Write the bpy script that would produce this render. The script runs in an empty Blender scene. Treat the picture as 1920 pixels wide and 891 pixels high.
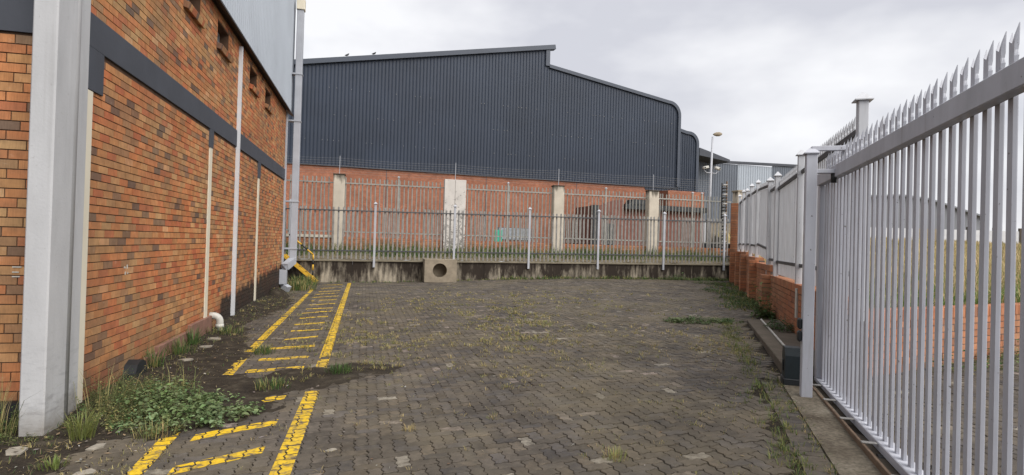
import bpy, math, random
import numpy as np
from mathutils import Matrix, Vector
random.seed(7); RNG = np.random.default_rng(7)
SC = bpy.context.scene
COL = SC.collection
PI = math.pi

# ------------------------------------------------------------------ camera
CAM_H = 1.75
YAW, PITCH, ROLL = math.radians(13.57), math.radians(0.571), 0.028
FPX = 1090.0 / 1920.0                                   # focal length in picture widths
fw = Vector((math.sin(YAW)*math.cos(PITCH), math.cos(YAW)*math.cos(PITCH), math.sin(PITCH)))
r0 = Vector((math.cos(YAW), -math.sin(YAW), 0)); u0 = r0.cross(fw)
rt = math.cos(ROLL)*r0 + math.sin(ROLL)*u0
up = -math.sin(ROLL)*r0 + math.cos(ROLL)*u0
cam = bpy.data.cameras.new('camera'); camo = bpy.data.objects.new('camera', cam); COL.objects.link(camo)
camo.matrix_world = Matrix(((rt.x, up.x, -fw.x, 0), (rt.y, up.y, -fw.y, 0), (rt.z, up.z, -fw.z, CAM_H), (0, 0, 0, 1)))
cam.sensor_width = 36; cam.lens = 36*FPX; cam.clip_start = 0.05; cam.clip_end = 2000
SC.camera = camo

# ------------------------------------------------------------------ sky and sun (overcast)
SUN_EL, SUN_AZ = math.radians(46), math.radians(150)    # azimuth measured from +Y towards +X
w = bpy.data.worlds.new('World'); SC.world = w; w.use_nodes = True
nt = w.node_tree; nt.nodes.clear()
out = nt.nodes.new('ShaderNodeOutputWorld'); bg = nt.nodes.new('ShaderNodeBackground')
sky = nt.nodes.new('ShaderNodeTexSky'); sky.sky_type = 'NISHITA'; sky.sun_disc = False
sky.sun_elevation = SUN_EL; sky.sun_rotation = SUN_AZ; sky.air_density = 1.0; sky.dust_density = 4.0
tc = nt.nodes.new('ShaderNodeTexCoord')
mp = nt.nodes.new('ShaderNodeMapping'); mp.inputs['Scale'].default_value = (1.0, 1.0, 2.2); mp.inputs['Location'].default_value = (0.35, 0.1, 0.0)
n1 = nt.nodes.new('ShaderNodeTexNoise'); n1.inputs['Scale'].default_value = 2.1; n1.inputs['Detail'].default_value = 5.0; n1.inputs['Roughness'].default_value = 0.5
cr = nt.nodes.new('ShaderNodeValToRGB')
cr.color_ramp.elements[0].position = 0.38; cr.color_ramp.elements[0].color = (4.6, 4.65, 5.05, 1)
cr.color_ramp.elements[1].position = 0.58; cr.color_ramp.elements[1].color = (6.8, 6.8, 6.95, 1)
mx = nt.nodes.new('ShaderNodeMixRGB'); mx.inputs['Fac'].default_value = 0.93
L = nt.links.new
L(tc.outputs['Generated'], mp.inputs['Vector']); L(mp.outputs['Vector'], n1.inputs['Vector']); L(n1.outputs['Fac'], cr.inputs['Fac'])
L(sky.outputs['Color'], mx.inputs['Color1']); L(cr.outputs['Color'], mx.inputs['Color2'])
L(mx.outputs['Color'], bg.inputs['Color']); bg.inputs['Strength'].default_value = 0.05
L(bg.outputs['Background'], out.inputs['Surface'])
sl = bpy.data.lights.new('sun', 'SUN'); so = bpy.data.objects.new('sun', sl); COL.objects.link(so)
sl.energy = 1.5; sl.angle = math.radians(60); sl.color = (1.0, 0.965, 0.92)
sdir = Vector((math.sin(SUN_AZ)*math.cos(SUN_EL), math.cos(SUN_AZ)*math.cos(SUN_EL), math.sin(SUN_EL)))
so.rotation_euler = sdir.to_track_quat('Z', 'Y').to_euler(); so.location = (0, -10, 30)
SC.view_settings.view_transform = 'Standard'; SC.view_settings.look = 'None'
SC.view_settings.exposure = 1.6; SC.view_settings.gamma = 1.0; SC.view_settings.use_curve_mapping = False

# ------------------------------------------------------------------ helpers
def proj(p):
    d = Vector(p) - Vector((0, 0, CAM_H)); z = d.dot(fw)
    if z < 0.1: return None
    return (0.5 + FPX*d.dot(rt)/z, 0.5 - FPX*d.dot(up)/z*(1920/891.0), z)
def inview(p, m=0.03):
    q = proj(p); return q is not None and -m < q[0] < 1+m and -m < q[1] < 1+m
def gz(x):                                              # yard surface: level on the left, a little higher on the right
    t = min(1.0, max(0.0, (x+2)/12.0)); return 0.3*t*t*(3-2*t)
def gzn(x):
    t = np.clip((x+2)/12.0, 0, 1); return 0.3*t*t*(3-2*t)

def mesh(name, v, f, mat=None, parent=None, smooth=False, tones=None):
    me = bpy.data.meshes.new(name); me.from_pydata([tuple(map(float, p)) for p in v], [], f); me.update()
    if mat: me.materials.append(mat)
    if smooth: me.polygons.foreach_set('use_smooth', [True]*len(me.polygons))
    if tones is not None: set_tone(me, tones)
    return link(name, me, parent)
def set_tone(me, tones):                                # one colour per vertex
    a = me.color_attributes.new('tone', 'FLOAT_COLOR', 'POINT')
    t = np.ones((len(me.vertices), 4), dtype=np.float32); t[:, :3] = np.asarray(tones, dtype=np.float32)
    a.data.foreach_set('color', t.ravel())
def link(name, data, parent=None):
    o = bpy.data.objects.new(name, data); COL.objects.link(o)
    if parent is not None: o.parent = parent
    return o
def empty(name, label, cat, group=None):
    o = link(name, None); tag(o, label, cat, group); return o
def tag(o, label, cat, group=None):
    o['label'] = label; o['category'] = cat
    if group: o['group'] = group
    return o
def structure(o): o['kind'] = 'structure'; return o
def stuff(o): o['kind'] = 'stuff'; return o

class MB:
    def __init__(s): s.v = []; s.f = []; s.t = []
    def add(s, v, f, tone=None):
        b = len(s.v); s.v += [tuple(p) for p in v]; s.f += [tuple(i+b for i in q) for q in f]
        if tone is not None: s.t += [tone]*len(v)
    def box(s, x0, x1, y0, y1, z0, z1, M=None, tone=None):
        v = [(x0,y0,z0),(x1,y0,z0),(x1,y1,z0),(x0,y1,z0),(x0,y0,z1),(x1,y0,z1),(x1,y1,z1),(x0,y1,z1)]
        if M is not None: v = [tuple(M @ Vector(p)) for p in v]
        s.add(v, [(0,3,2,1),(4,5,6,7),(0,1,5,4),(1,2,6,5),(2,3,7,6),(3,0,4,7)], tone); return s
    def bbox(s, x0, x1, y0, y1, z0, z1, b=0.006, M=None, tone=None):   # box with chamfered edges
        v = []; ix = {}
        for a, (X, sx) in enumerate(((x0,1),(x1,-1))):
            for c, (Y, sy) in enumerate(((y0,1),(y1,-1))):
                for e, (Z, sz) in enumerate(((z0,1),(z1,-1))):
                    for k, p in enumerate(((X, Y+sy*b, Z+sz*b), (X+sx*b, Y, Z+sz*b), (X+sx*b, Y+sy*b, Z))):
                        ix[(a,c,e,k)] = len(v); v.append(p)
        f = []
        for a in (0,1): f.append([ix[(a,c,e,0)] for c, e in ((0,0),(1,0),(1,1),(0,1))])
        for c in (0,1): f.append([ix[(a,c,e,1)] for a, e in ((0,0),(1,0),(1,1),(0,1))])
        for e in (0,1): f.append([ix[(a,c,e,2)] for a, c in ((0,0),(1,0),(1,1),(0,1))])
        for c in (0,1):
            for e in (0,1): f.append([ix[(0,c,e,1)], ix[(1,c,e,1)], ix[(1,c,e,2)], ix[(0,c,e,2)]])
        for a in (0,1):
            for e in (0,1): f.append([ix[(a,0,e,0)], ix[(a,1,e,0)], ix[(a,1,e,2)], ix[(a,0,e,2)]])
        for a in (0,1):
            for c in (0,1): f.append([ix[(a,c,0,0)], ix[(a,c,1,0)], ix[(a,c,1,1)], ix[(a,c,0,1)]])
        for a in (0,1):
            for c in (0,1):
                for e in (0,1): f.append([ix[(a,c,e,k)] for k in range(3)])
        if M is not None: v = [tuple(M @ Vector(p)) for p in v]
        cen = sum((Vector(p) for p in v), Vector())/len(v); g = []
        for q in f:
            a, bb, c = (Vector(v[i]) for i in q[:3]); nn = (bb-a).cross(c-a)
            g.append(q if nn.dot((a+bb+c)/3-cen) > 0 else q[::-1])
        s.add(v, g, tone); return s
    def tube(s, pts, r, n=8, closed=True, tone=None):
        pts = [Vector(p) for p in pts]; R = r if isinstance(r, (list, tuple)) else [r]*len(pts)
        rings = []; ref = None
        for i, p in enumerate(pts):
            d = (pts[min(i+1, len(pts)-1)] - pts[max(i-1, 0)]).normalized()
            if ref is None: ref = Vector((0,0,1)) if abs(d.z) < 0.9 else Vector((1,0,0))
            a = d.cross(ref).normalized(); b = a.cross(d).normalized(); ref = b
            rings.append([p + R[i]*(math.cos(2*PI*k/n)*a + math.sin(2*PI*k/n)*b) for k in range(n)])
        v = [tuple(q) for rg in rings for q in rg]; f = []
        for i in range(len(pts)-1):
            for k in range(n):
                f.append((i*n+k, i*n+(k+1) % n, (i+1)*n+(k+1) % n, (i+1)*n+k))
        if closed: f.append(tuple(range(n))[::-1]); f.append(tuple((len(pts)-1)*n+k for k in range(n)))
        s.add(v, f, tone); return s
    def sqtube(s, pts, hw, M=None, tone=None):          # square bar along a polyline
        pts = [Vector(p) for p in pts]; v = []; f = []; ref = Vector((0,0,1))
        n = len(pts)
        for i, p in enumerate(pts):
            d = (pts[min(i+1, n-1)] - pts[max(i-1, 0)]).normalized()
            a = d.cross(ref if abs(d.dot(ref)) < 0.95 else Vector((0,1,0))).normalized(); b = a.cross(d).normalized()
            v += [tuple(p+a*hw*x+b*hw*y) for x, y in ((-1,-1),(1,-1),(1,1),(-1,1))]
        for i in range(n-1):
            for k in range(4): f.append((i*4+k, i*4+(k+1) % 4, (i+1)*4+(k+1) % 4, (i+1)*4+k))
        f += [(3,2,1,0), tuple((n-1)*4+k for k in range(4))]
        s.add(v, f, tone); return s
    def prism(s, poly, a, b, M=None, tone=None):         # poly in (x,z), extruded along y from a to b
        n = len(poly); v = [(x, a, z) for x, z in poly] + [(x, b, z) for x, z in poly]
        if M is not None: v = [tuple(M @ Vector(p)) for p in v]
        f = [tuple(range(n)), tuple(range(2*n-1, n-1, -1))] + [(i, i+n, (i+1) % n+n, (i+1) % n) for i in range(n)]
        s.add(v, f, tone); return s
    def pyramid(s, cx, cy, z0, hw, h, M=None, tone=None):
        v = [(cx-hw,cy-hw,z0),(cx+hw,cy-hw,z0),(cx+hw,cy+hw,z0),(cx-hw,cy+hw,z0),(cx-hw,cy-hw,z0+.012),(cx+hw,cy-hw,z0+.012),(cx+hw,cy+hw,z0+.012),(cx-hw,cy+hw,z0+.012),(cx,cy,z0+h)]
        if M is not None: v = [tuple(M @ Vector(p)) for p in v]
        s.add(v, [(0,3,2,1),(0,1,5,4),(1,2,6,5),(2,3,7,6),(3,0,4,7),(4,5,8),(5,6,8),(6,7,8),(7,4,8)], tone); return s
    def build(s, name, mat, parent=None, smooth=False):
        return mesh(name, s.v, s.f, mat, parent, smooth, s.t if s.t else None)
def frame(o, u, n=None):                                # local x = u (horizontal), y = n (horizontal), z up
    u = Vector(u).normalized(); n = Vector((-u.y, u.x, 0)) if n is None else Vector(n).normalized()
    return Matrix(((u.x, n.x, 0, o[0]), (u.y, n.y, 0, o[1]), (u.z, n.z, 1, o[2]), (0,0,0,1)))

# ------------------------------------------------------------------ materials
def nmat(name, rough=0.8, metal=0.0, spec=0.4):
    m = bpy.data.materials.new(name); m.use_nodes = True; t = m.node_tree
    b = t.nodes['Principled BSDF']; b.inputs['Roughness'].default_value = rough; b.inputs['Metallic'].default_value = metal
    b.inputs['Specular IOR Level'].default_value = spec
    return m, t, b
def N(t, k, **kw):
    n = t.nodes.new(k)
    for a, v in kw.items():
        if a in n.inputs.keys(): n.inputs[a].default_value = v
        else: setattr(n, a, v)
    return n
def pos(t, scale=(1,1,1)):
    g = N(t, 'ShaderNodeNewGeometry'); m = N(t, 'ShaderNodeMapping'); m.inputs['Scale'].default_value = scale
    t.links.new(g.outputs['Position'], m.inputs['Vector']); return m.outputs['Vector']
def noise(t, vec, sc, det=4, ro=0.55):
    n = N(t, 'ShaderNodeTexNoise'); n.inputs['Scale'].default_value = sc; n.inputs['Detail'].default_value = det; n.inputs['Roughness'].default_value = ro
    t.links.new(vec, n.inputs['Vector']); return n.outputs['Fac']
def ramp(t, fac, stops):
    r = N(t, 'ShaderNodeValToRGB'); e = r.color_ramp.elements
    while len(e) < len(stops): e.new(0.5)
    for i, (p, c) in enumerate(stops):
        e[i].position = p; e[i].color = (c, c, c, 1) if isinstance(c, (int, float)) else (*c, 1)
    t.links.new(fac, r.inputs['Fac']); return r.outputs['Color']
def mix(t, fac, a, b, mode='MIX'):
    m = N(t, 'ShaderNodeMixRGB', blend_type=mode)
    for k, x in (('Fac', fac), ('Color1', a), ('Color2', b)):
        if isinstance(x, (int, float)): m.inputs[k].default_value = x if k == 'Fac' else (x, x, x, 1)
        elif isinstance(x, tuple): m.inputs[k].default_value = (*x, 1)
        else: t.links.new(x, m.inputs[k])
    return m.outputs['Color']
def bump(t, b, h, strength=0.3, dist=0.01):
    n = N(t, 'ShaderNodeBump'); n.inputs['Strength'].default_value = strength; n.inputs['Distance'].default_value = dist
    t.links.new(h, n.inputs['Height']); t.links.new(n.outputs['Normal'], b.inputs['Normal'])
def math_(t, op, a, b=None, c=None):
    m = N(t, 'ShaderNodeMath', operation=op)
    for i, x in enumerate((a, b, c)):
        if x is None: continue
        if isinstance(x, (int, float)): m.inputs[i].default_value = x
        else: t.links.new(x, m.inputs[i])
    return m.outputs[0]
def sepz(t):
    g = N(t, 'ShaderNodeNewGeometry'); s = N(t, 'ShaderNodeSeparateXYZ'); t.links.new(g.outputs['Position'], s.inputs[0]); return s.outputs

def tinted(name, c, var=0.18, sc=3.0, rough=0.6, metal=0.0, spec=0.4, bmp=0.0, bsc=60, stretch=(1,1,1), fine=0.0):
    m, t, b = nmat(name, rough, metal, spec); p = pos(t, stretch)
    f = ramp(t, noise(t, p, sc), [(0.3, 1-var), (0.7, 1+var*0.6)])
    col = mix(t, 1.0, tuple(c), f, 'MULTIPLY')
    if fine: col = mix(t, 1.0, col, ramp(t, noise(t, p, bsc), [(0.35, 1-fine), (0.65, 1+fine*.5)]), 'MULTIPLY')
    t.links.new(col, b.inputs['Base Color'])
    if bmp: bump(t, b, noise(t, p, bsc), bmp, 0.006)
    return m

def brick_material(name, stain=None, rough=0.85):
    m, t, b = nmat(name, rough, 0, 0.25); p = pos(t)
    a = N(t, 'ShaderNodeAttribute', attribute_name='tone')
    blot = ramp(t, noise(t, p, 9, 4), [(0.3, 0.84), (0.65, 1.14)])
    comb = ramp(t, noise(t, pos(t, (90, 90, 9)), 1.0, 3), [(0.3, 0.84), (0.6, 1.08)])   # wire-cut streaks on the face
    col = mix(t, 1, a.outputs['Color'], blot, 'MULTIPLY'); col = mix(t, 1, col, comb, 'MULTIPLY')
    weather = ramp(t, noise(t, pos(t, (1, 1, 0.45)), 0.8, 5), [(0.35, 0.88), (0.6, 1.04)])
    col = mix(t, 1, col, weather, 'MULTIPLY')
    hue = noise(t, pos(t, (1, 1, 1.4)), 0.55, 3, .6)                                                     # kiln batches: tan to red-orange
    col = mix(t, 1, col, ramp(t, hue, [(0.36, (1.0, 1.07, 1.08)), (0.60, (1.03, .90, .85))]), 'MULTIPLY')
    zone = ramp(t, noise(t, pos(t, (1, 1, .8)), 0.42, 3), [(0.40, 0.0), (0.62, 1.0)])                  # burnt batch laid in drifts
    col = mix(t, math_(t, 'MULTIPLY', zone, math_(t, 'MULTIPLY', noise(t, pos(t, (4.3, 4.3, 11.8)), 1.0, 0), .62)), col, (.17, .105, .06))
    smear = ramp(t, noise(t, pos(t, (3, 3, 6)), 2.4, 6, .7), [(0.62, 0.0), (0.72, 1.0)])
    col = mix(t, math_(t, 'MULTIPLY', smear, .22), col, (.42, .36, .28))
    spl = ramp(t, math_(t, 'SUBTRACT', math_(t, 'MULTIPLY_ADD', noise(t, p, 4, 5, .65), .7, .08), sepz(t)['Z']), [(0.0, 0.0), (0.30, 1.0)])
    col = mix(t, math_(t, 'MULTIPLY', spl, .55), col, (.075, .055, .04))
    if stain: col = stain(t, col)
    t.links.new(col, b.inputs['Base Color']); bump(t, b, noise(t, p, 160, 3), 0.35, 0.004)
    return m
def soot(t, col):                                       # damp black mould at the foot of the warehouse wall
    o = sepz(t); y = o['Y']; z = o['Z']
    lim = math_(t, 'MULTIPLY_ADD', math_(t, 'SUBTRACT', y, 12.3), 0.048, 0.58)
    wob = math_(t, 'MULTIPLY_ADD', noise(t, pos(t), 3.5, 4), 0.55, -0.28)
    d = math_(t, 'SUBTRACT', math_(t, 'ADD', lim, wob), z)
    on = math_(t, 'MULTIPLY', ramp(t, d, [(0.0, 0.0), (0.16, 1.0)]), ramp(t, math_(t, 'SUBTRACT', y, 12.0), [(0.0, 0.0), (0.35, 1.0)]))
    return mix(t, math_(t, 'MULTIPLY', on, 0.93), col, (0.018, 0.016, 0.014))
M_BRICK = brick_material('face_brick', soot)
M_BRICK2 = brick_material('garden_wall_brick')
def mortar_material(name, c, stain=None):
    m, t, b = nmat(name, 0.95, 0, 0.1); p = pos(t)
    col = mix(t, 1, tuple(c), ramp(t, noise(t, p, 6), [(0.3, .7), (.7, 1.15)]), 'MULTIPLY')
    if stain: col = stain(t, col)
    t.links.new(col, b.inputs['Base Color']); return m
M_MORTAR = mortar_material('mortar', (0.10, 0.062, 0.042), soot)  # shade of the raked joints is put into this dark mortar colour
M_MORTAR2 = mortar_material('mortar_garden', (0.13, 0.105, 0.09))

def paver_material():
    m, t, b = nmat('concrete_paver', 0.86, 0, 0.3); p = pos(t)
    a = N(t, 'ShaderNodeAttribute', attribute_name='tone')
    col = mix(t, ramp(t, noise(t, p, 13, 5, .6), [(0.40, 0.25), (0.56, 1.0)]), (.092, .078, .063), a.outputs['Color'])
    col = mix(t, 1, col, ramp(t, noise(t, p, 14, 5), [(0.3, .76), (.68, 1.14)]), 'MULTIPLY')
    col = mix(t, 1, col, ramp(t, noise(t, p, 220, 2), [(0.3, .72), (.7, 1.2)]), 'MULTIPLY')
    big = noise(t, p, 0.55, 4)
    col = mix(t, math_(t, 'MULTIPLY', ramp(t, big, [(0.44, 0.0), (0.62, 1.0)]), 0.45), col, (0.108, 0.088, 0.052))  # dust and moss film
    col = mix(t, 1, col, ramp(t, noise(t, p, 1.1, 6, .6), [(0.32, .62), (.66, 1.14)]), 'MULTIPLY')
    col = mix(t, math_(t, 'MULTIPLY', ramp(t, noise(t, pos(t, (1, .45, 1)), 1.7, 5, .65), [(0.55, 0.0), (0.68, 1.0)]), .5), col, (.13, .112, .082))
    t.links.new(col, b.inputs['Base Color']); bump(t, b, noise(t, p, 130, 4), 0.4, 0.004); return m
M_PAVER = paver_material()
def soil_material():
    m, t, b = nmat('soil', 0.95, 0, 0.15); p = pos(t)
    c = ramp(t, noise(t, p, 5, 6), [(0.25, (0.018, 0.014, 0.011)), (0.55, (0.036, 0.029, 0.021)), (0.8, (0.085, 0.072, 0.052))])
    c = mix(t, 1, c, ramp(t, noise(t, p, 60, 4), [(0.3, .6), (.7, 1.3)]), 'MULTIPLY')
    t.links.new(c, b.inputs['Base Color']); bump(t, b, noise(t, p, 70, 5), 0.7, 0.012); return m
M_SOIL = soil_material()
def yellow_material():
    m, t, b = nmat('yellow_road_paint', 0.6, 0, 0.3); p = pos(t)
    f = ramp(t, noise(t, p, 11, 6, .65), [(0.37, 0.0), (0.50, 1.0)])
    y = mix(t, 1, (0.68, 0.44, 0.018), ramp(t, noise(t, p, 30, 4), [(0.3, .70), (.7, 1.08)]), 'MULTIPLY')
    y = mix(t, math_(t, 'MULTIPLY', ramp(t, noise(t, p, 2.2, 5, .65), [(.46, 0.0), (.68, 1.0)]), .45), y, (.22, .16, .05))
    col = mix(t, f, (0.13, 0.10, 0.06), y)
    t.links.new(col, b.inputs['Base Color']); bump(t, b, noise(t, p, 130, 4), 0.35, 0.004); return m
M_YELLOW = yellow_material()
def concrete_material(name, c, streak=True, rough=0.9):
    m, t, b = nmat(name, rough, 0, 0.2); p = pos(t)
    col = mix(t, 1, tuple(c), ramp(t, noise(t, p, 4, 6), [(0.3, .75), (.7, 1.12)]), 'MULTIPLY')
    if streak:                                          # black algae running down in uneven bands
        s1 = noise(t, pos(t, (.75, .75, 0.30)), 1.1, 6, .7); s2 = noise(t, pos(t, (6, 6, 0.9)), 1.3, 5, .65)
        s = math_(t, 'ADD', math_(t, 'MULTIPLY', s1, .75), math_(t, 'MULTIPLY', s2, .40))
        s = math_(t, 'ADD', s, math_(t, 'MULTIPLY', math_(t, 'SUBTRACT', .42, sepz(t)['Z']), .10))
        col = mix(t, ramp(t, s, [(0.525, 1.0), (0.60, 0.6), (0.68, 0.0)]), col, (0.030, 0.023, 0.018))
        col = mix(t, 1, col, ramp(t, noise(t, pos(t, (30, 30, 1)), 1, 3), [(0.3, .8), (.7, 1.1)]), 'MULTIPLY')
    t.links.new(col, b.inputs['Base Color']); bump(t, b, noise(t, p, 40, 6), 0.35, 0.008); return m
M_RETAIN = concrete_material('stained_concrete', (0.36, 0.315, 0.245))
M_CONC = concrete_material('weathered_concrete', (0.26, 0.22, 0.165), False)
M_CONCD = concrete_material('dirty_concrete', (0.075, 0.062, 0.048), False)
M_LEDGE = concrete_material('gritty_concrete', (0.19, 0.165, 0.12), False)
def pillar_material(name, c, peel=False):
    m, t, b = nmat(name, 0.9, 0, 0.2); p = pos(t)
    col = mix(t, 1, tuple(c), ramp(t, noise(t, p, 2.5, 5), [(0.3, .85), (.7, 1.08)]), 'MULTIPLY')
    o = sepz(t)
    top = ramp(t, math_(t, 'ADD', math_(t, 'SUBTRACT', o['Z'], 4.35), math_(t, 'MULTIPLY_ADD', noise(t, pos(t, (5, 5, 1)), 1.5, 4), 1.2, -0.6)), [(0.0, 0.0), (0.3, 1.0)])
    if not peel: col = mix(t, math_(t, 'MULTIPLY', top, .85), col, (0.06, 0.052, 0.04))
    else:
        k = ramp(t, math_(t, 'ADD', noise(t, p, 7, 6, .7), math_(t, 'MULTIPLY', math_(t, 'SUBTRACT', 2.7, o['Z']), 0.05)), [(0.53, 0.0), (0.57, 1.0)])
        col = mix(t, math_(t, 'MULTIPLY', k, .75), col, (0.12, 0.11, 0.10))
    t.links.new(col, b.inputs['Base Color']); bump(t, b, noise(t, p, 30, 5), 0.3, 0.01); return m
M_PILLAR = pillar_material('cream_plaster', (0.47, 0.42, 0.345))
M_PEEL = pillar_material('peeling_white_plaster', (0.52, 0.49, 0.455), True)

def column_paint():
    m, t, b = nmat('grey_column_paint', .55, 0, .35); p = pos(t)
    col = mix(t, 1, (.41, .412, .42), ramp(t, noise(t, pos(t, (2, 2, .7)), 1.6, 6, .6), [(.3, .86), (.7, 1.07)]), 'MULTIPLY')
    o = sepz(t)
    band_ = math_(t, 'MULTIPLY', ramp(t, o['Z'], [(.10, 1.0), (.95, 0.0)]), ramp(t, noise(t, pos(t, (5, 5, 22)), 1.0, 5, .7), [(.50, 0.0), (.66, 1.0)]))
    col = mix(t, math_(t, 'MULTIPLY', band_, .55), col, (.17, .17, .18))
    low = ramp(t, math_(t, 'SUBTRACT', math_(t, 'MULTIPLY_ADD', noise(t, p, 5, 5, .65), .5, .05), o['Z']), [(0.0, 0.0), (.28, 1.0)])
    col = mix(t, math_(t, 'MULTIPLY', low, .6), col, (.15, .125, .09))
    pit = ramp(t, noise(t, p, 38, 4), [(.66, 0.0), (.72, 1.0)]); col = mix(t, math_(t, 'MULTIPLY', pit, .35), col, (.22, .21, .20))
    run = ramp(t, noise(t, pos(t, (16, 16, .5)), 1.0, 4), [(.58, 0.0), (.75, 1.0)]); col = mix(t, math_(t, 'MULTIPLY', run, .22), col, (.20, .19, .18))
    t.links.new(col, b.inputs['Base Color']); bump(t, b, noise(t, p, 45, 5), .25, .006); return m
M_GREY = column_paint()
M_CREAM = tinted('cream_strip', (0.60, 0.55, 0.44), .12, 2.5, .7, stretch=(1,1,.3))
M_PALE = tinted('pale_grey_strip', (0.52, 0.53, 0.55), .08, 2, .6)
M_BAND = tinted('charcoal_plaster', (0.048, 0.053, 0.066), .14, 2.0, .7, bmp=.2, bsc=25)
M_FLASH = tinted('dark_flashing', (0.045, 0.04, 0.038), .2, 2, .5)
M_CLADL = tinted('light_grey_sheeting', (0.30, 0.33, 0.37), .08, .8, .38, .0, .5)
M_CLADD = tinted('charcoal_sheeting', (0.022, 0.031, 0.050), .2, .3, .48, .0, .35)
M_FASC = tinted('charcoal_trim', (0.040, 0.050, 0.070), .1, .6, .45)
M_CLADG = tinted('mid_grey_sheeting', (0.10, 0.115, 0.14), .1, .3, .45)
M_CLADP = tinted('pale_sheeting', (0.30, 0.335, 0.38), .06, .3, .45)
M_GALV = tinted('galvanised_steel', (0.29, 0.28, 0.265), .25, 5, .5, .15, fine=.1)
M_GALVR = tinted('dull_galvanised_steel', (0.27, 0.265, 0.24), .22, 3, .6, .1)
M_RAIL = tinted('dark_steel_rail', (0.06, 0.062, 0.066), .2, 4, .55)
M_POST = tinted('silver_post_paint', (0.37, 0.38, 0.41), .12, 3, .5)
def steel_paint(name, c, rough=.48):
    m, t, b = nmat(name, rough, 0, .4); p = pos(t)
    col = mix(t, 1, tuple(c), ramp(t, noise(t, pos(t, (3, 3, .8)), 1.6, 5, .6), [(.3, .84), (.7, 1.08)]), 'MULTIPLY')
    col = mix(t, math_(t, 'MULTIPLY', ramp(t, noise(t, p, 26, 3), [(.70, 0.0), (.74, 1.0)]), .8), col, (.05, .035, .025))
    col = mix(t, math_(t, 'MULTIPLY', ramp(t, noise(t, pos(t, (14, 14, 1.1)), 1.0, 4), [(.62, 0.0), (.8, 1.0)]), .35), col, (.20, .17, .14))
    t.links.new(col, b.inputs['Base Color']); t.links.new(ramp(t, noise(t, p, 5, 4), [(.3, rough-.1), (.7, rough+.15)]), b.inputs['Roughness'])
    bump(t, b, noise(t, p, 9, 3), .12, .01); return m
M_GATE = steel_paint('silver_grey_gate_paint', (0.43, 0.44, 0.485))
M_FENCE = steel_paint('silver_grey_fence_paint', (0.48, 0.49, 0.515))
M_PIPE = tinted('grey_downpipe', (0.34, 0.355, 0.39), .12, 2, .45)
M_WHITE = tinted('white_plastic', (0.46, 0.45, 0.41), .25, 9, .5)
M_BLACK = tinted('black_plastic', (0.016, 0.019, 0.022), .2, 6, .45)
M_TEAL = tinted('dark_motor_cover', (0.012, 0.019, 0.023), .25, 6, .5)
M_YEL = tinted('yellow_steel', (0.62, 0.36, 0.03), .2, 7, .55)
M_BLK = tinted('black_steel', (0.02, 0.02, 0.02), .2, 7, .55)
M_PLINTH = tinted('red_brown_plinth', (0.20, 0.105, 0.075), .22, 5, .85, bmp=.3, bsc=40)
M_TAR_SHADE = tinted('black_bitumen_and_shade', (0.014, 0.014, 0.015), .3, 8, .6)  # bitumen of the front plinth; also paints the shade under the drain block
M_RUST = tinted('rusty_steel', (0.15, 0.10, 0.065), .35, 8, .8, bmp=.3, bsc=90)
M_GREEN = tinted('green_sign', (0.02, 0.30, 0.20), .05, 2, .5)
M_ROOFG = tinted('distant_grey_roof', (0.17, 0.18, 0.20), .08, .2, .6)
M_STONE = tinted('pale_stone', (0.24, 0.215, 0.175), .35, 12, .9, bmp=.3, bsc=60)
def glass():
    m, t, b = nmat('window_glass', 0.15, 0, 0.5); b.inputs['Base Color'].default_value = (0.20, 0.215, 0.23, 1); return m
M_GLASS = glass()
def far_brick():
    m, t, b = nmat('distant_brickwork', 0.85, 0, 0.2)
    g = N(t, 'ShaderNodeTexCoord'); bt = N(t, 'ShaderNodeTexBrick'); mp_ = N(t, 'ShaderNodeMapping'); mp_.inputs['Rotation'].default_value = (PI/2, 0, 0)
    t.links.new(g.outputs['Object'], mp_.inputs['Vector']); t.links.new(mp_.outputs['Vector'], bt.inputs['Vector'])
    for k, v in (('Scale', 1.0), ('Mortar Size', .012), ('Brick Width', .232), ('Row Height', .085)): bt.inputs[k].default_value = v
    bt.inputs['Color1'].default_value = (0.36, 0.135, 0.075, 1); bt.inputs['Color2'].default_value = (0.27, 0.095, 0.055, 1); bt.inputs['Mortar'].default_value = (0.19, 0.12, 0.085, 1)
    p = pos(t)
    col = mix(t, 1, bt.outputs['Color'], ramp(t, noise(t, p, .7, 5), [(.3, .82), (.7, 1.1)]), 'MULTIPLY')
    col = mix(t, 1, col, ramp(t, noise(t, p, 5, 3), [(.3, .82), (.7, 1.1)]), 'MULTIPLY')
    t.links.new(col, b.inputs['Base Color']); return m
M_FARB = far_brick()
M_FARB2 = tinted('annex_brickwork', (0.155, 0.066, 0.049), .25, 3, .85)
def leaf_material(name, spec=.25, trans=0.25):
    m, t, b = nmat(name, 0.6, 0, spec); a = N(t, 'ShaderNodeAttribute', attribute_name='tone')
    t.links.new(a.outputs['Color'], b.inputs['Base Color'])
    tr = N(t, 'ShaderNodeBsdfTranslucent'); t.links.new(a.outputs['Color'], tr.inputs['Color'])
    mxs = N(t, 'ShaderNodeMixShader'); mxs.inputs[0].default_value = trans
    t.links.new(b.outputs[0], mxs.inputs[1]); t.links.new(tr.outputs[0], mxs.inputs[2])
    t.links.new(mxs.outputs[0], t.nodes['Material Output'].inputs['Surface']); return m
M_LEAF = leaf_material('weed_leaf'); M_GRASS = leaf_material('grass_blade')
def ground_material(name, stops, sc=1.2):
    m, t, b = nmat(name, 0.95, 0, 0.1); p = pos(t)
    c = ramp(t, noise(t, p, sc, 6), stops); c = mix(t, 1, c, ramp(t, noise(t, p, 30, 4), [(.3, .6), (.7, 1.3)]), 'MULTIPLY')
    t.links.new(c, b.inputs['Base Color']); bump(t, b, noise(t, p, 25, 5), .5, .02); return m
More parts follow.
